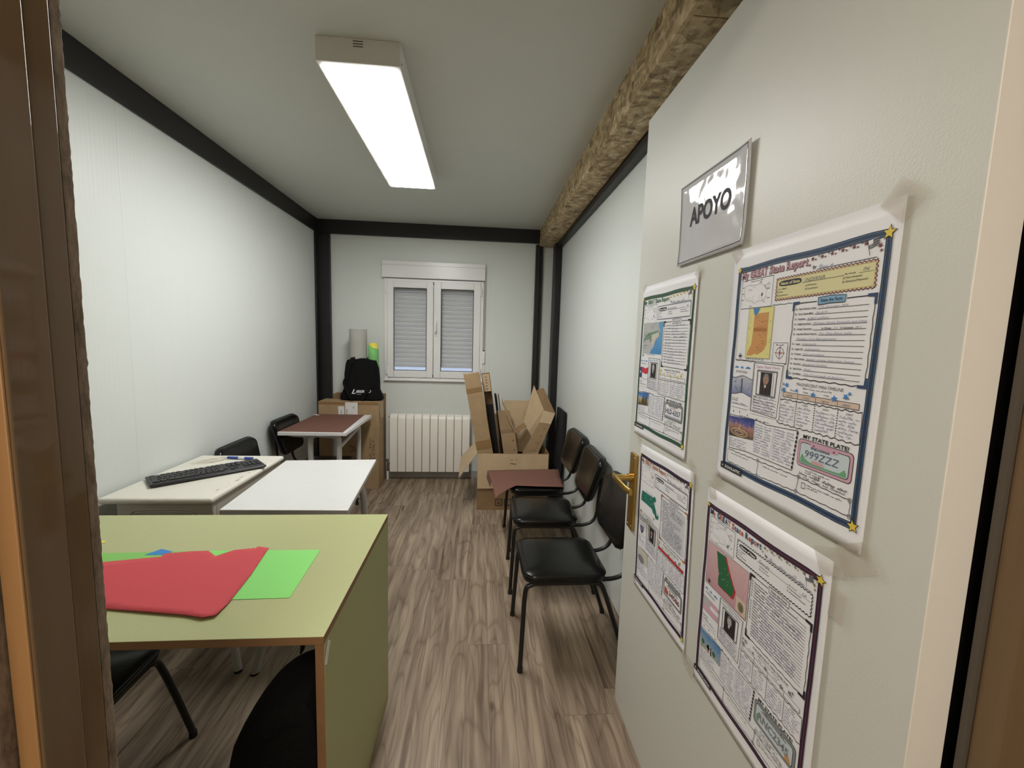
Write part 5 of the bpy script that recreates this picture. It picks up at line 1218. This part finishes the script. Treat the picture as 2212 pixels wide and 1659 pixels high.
# Georgia -------------------------------------------------
def map4(p, n):
    p.poly(n, [(.030, .206), (.32, .206), (.335, .20), (.490, .20), (.490, .445), (.47, .450), (.03, .450)], 'crayon_pink', 1); p.line(n, [(.030, .206), (.49, .200), (.49, .447), (.03, .450)], .0018, 'p_black', 2, closed=True)
    G_ = [(.141, .224), (.19, .222), (.243, .217), (.262, .245), (.295, .285), (.335, .325), (.362, .350), (.355, .372), (.345, .397), (.322, .402), (.30, .400), (.24, .402), (.184, .402), (.178, .37), (.183, .341), (.168, .31), (.155, .265)]
    p.poly(n, [(u_+.012, v_+.004) for u_, v_ in G_], 'p_red', 3); p.poly(n, G_, 'p_georgia', 4); p.line(n, G_[2:10], .004, 'p_red', 5)
    r = random.Random(6)
    for i in range(12): p.star(n, .19+.12*r.random(), .25+.13*r.random(), .0035, 'p_haze', i, 5)
    p.rect(n, .385, .365, .487, .440, 'p_peach', 3); p.poly(n, [(.436+.030*math.cos(a), .405+.026*math.sin(a)) for a in [i*PI/8 for i in range(16)]], 'p_coin', 4)
    for k in range(4): p.line(n, [(.418+.01*k, .39), (.432+.008*k, .42)], .002, 'p_dark', 5)
    compass(p, n, .076, .428, .014)
def flag4(p, n):
    p.poly(n, [(.02, .535), (.21, .535), (.21, .558), (.02, .562)], 'p_pinkl', 3); p.poly(n, [(.02, .585), (.21, .582), (.21, .612), (.02, .615)], 'p_pinkl', 3); p.poly(n, [(.02, .538), (.10, .536), (.10, .586), (.02, .588)], 'p_lgrey', 4); p.line(n, [(.02, .535), (.21, .535), (.21, .612), (.02, .615)], .0018, 'p_grey', 5, closed=True)
def plate4(p, n):
    p.text(n, 'RNC2345', .675, .825, .245, .036, 'p_grey', .02, .15, lay=7); p.rect(n, .70, .768, .90, .776, 'p_plategrey', 6); p.poly(n, [(.895, .826), (.925, .816), (.938, .842), (.90, .842)], 'p_orange', 8); p.poly(n, [(.662, .81), (.675, .80), (.678, .84), (.664, .84)], 'p_plategreen', 6)
def city4(p, n):
    for k in range(5): p.line(n, [(.12+.014*k, .79), (.115+.018*k, .835)], .009, ('p_haze', 'p_redt', 'poster_paper', 'p_dark', 'p_haze')[k], 5)
    for k in range(3): p.poly(n, [(.06+.07*k+.02*math.cos(a), .805+.015*math.sin(a)) for a in [i*PI/5 for i in range(10)]], 'p_green', 5)
P4 = report(dict(label='state report poster with purple border and green state on pink, lower right on the door', seed=7,
    corners=[(.934, 1.045), (.601, 1.050), (.600, .622), (.932, .619)], margins=(.030, .060, .100, .085), border=['p_purple', 'p_maroon', 'p_purple'],
    title=title(lambda k, c: ('p_navy' if k in (0, 2, 4, 5, 8, 9, 12, 14, 16, 17) else 'p_redt', None)), starc='p_coin', byw=.26, panel='poster_paper', zig='p_black', name='Georgia', namew=.09, abbr='GA', loc=(.252, .148), cornerc='p_black', tab=None, pitch=.0142,
    facts=facts([(0, .22), (0, .12), (0, .17), (0, .27), ('', 0), (0, .22), (0, .36), ('Atlanta', .06), ('Atlanta', .06), (0, .28), (0, .26), (0, .20), (0, .14), (0, .24)]) + [('', 0, '', .36)]*5,
    flag=flag4, heroc='p_grey', hero=lambda p, n: face(p, n, 'p_grey', True), tl='poster_paper', years=None, tlstar='p_grey', city='park', cityx=city4,
    pl='p_plategrey', plbg='p_aqua', plate=plate4, scr='p_grey', map=map4,
    tapes=[(.925, 1.085, .045, .030, 1.2), (.585, 1.092, .060, .045, -.4), (.566, 1.03, .028, .05, .05), (.960, .590, .035, .045, .1)]))

# ---- APOYO sign in a glossy sleeve
m, t, bs = new_mat('glossy_sleeve'); M['sleeve'] = m
bs.inputs['Base Color'].default_value = (.64, .64, .67, 1); bs.inputs['Roughness'].default_value = .07; bs.inputs['Specular IOR Level'].default_value = .8
tc = t.nodes.new('ShaderNodeTexCoord'); nn = t.nodes.new('ShaderNodeTexNoise'); nn.inputs['Scale'].default_value = 15; nn.inputs['Detail'].default_value = 1.5; t.links.new(tc.outputs['Object'], nn.inputs['Vector'])
bpn = t.nodes.new('ShaderNodeBump'); bpn.inputs['Strength'].default_value = .45; bpn.inputs['Distance'].default_value = .006; t.links.new(nn.outputs['Fac'], bpn.inputs['Height']); t.links.new(bpn.outputs[0], bs.inputs['Normal'])
sg = thing('door_sign', 'laminated white sign reading APOYO at the top of the door', 'sign', (.570, 1.035, 1.76))
sc4 = [Vector((0, y, z)) for y, z in ((1.193, 1.871), (.879, 1.866), (.879, 1.648), (1.187, 1.652))]
def SP(u, v, off=0):
    p = sc4[0]*(1-u)*(1-v)+sc4[1]*u*(1-v)+sc4[2]*u*v+sc4[3]*(1-u)*v
    return Vector((-.004-.0035*max(0, u-.85)/.15-.003*max(0, v-.8)/.2-.0105*max(0, .5-v)**2-off, p.y-1.035, p.z-1.76))
b = MB(); b.grid(lambda u_, v_: SP(u_, v_), 20, 12); b.build('paper_sheet', 'sleeve', sg, smooth=True, solid=.0006)
b = MB()
for (a, c) in (((.015, .02), (.962, .02)), ((.962, .02), (.965, .955)), ((.965, .955), (.012, .965)), ((.012, .965), (.015, .02))):
    for i in range(10):
        p0 = [a[k]+(c[k]-a[k])*i/10 for k in (0, 1)]; p1 = [a[k]+(c[k]-a[k])*(i+1)/10 for k in (0, 1)]
        hz = abs(c[0]-a[0]) > abs(c[1]-a[1]); du, dv = (0, .0045) if hz else (.0032, 0)
        b.add([SP(p0[0]-du, p0[1]-dv, .0006), SP(p1[0]-du, p1[1]-dv, .0006), SP(p1[0]+du, p1[1]+dv, .0006), SP(p0[0]+du, p0[1]+dv, .0006)], [(0, 1, 2, 3)])
b.build('printed_frame', 'ink', sg)
M['inkgloss'] = mat('ink_under_sleeve', (.012, .012, .014), .5, spec=.12)
bpn2 = None
b = MB(); put_text(b, 'APOYO', lambda a, c: SP(.185+.60*a, .545-.205*c, .0012), bold=.03); b.build('sign_lettering', 'inkgloss', sg)
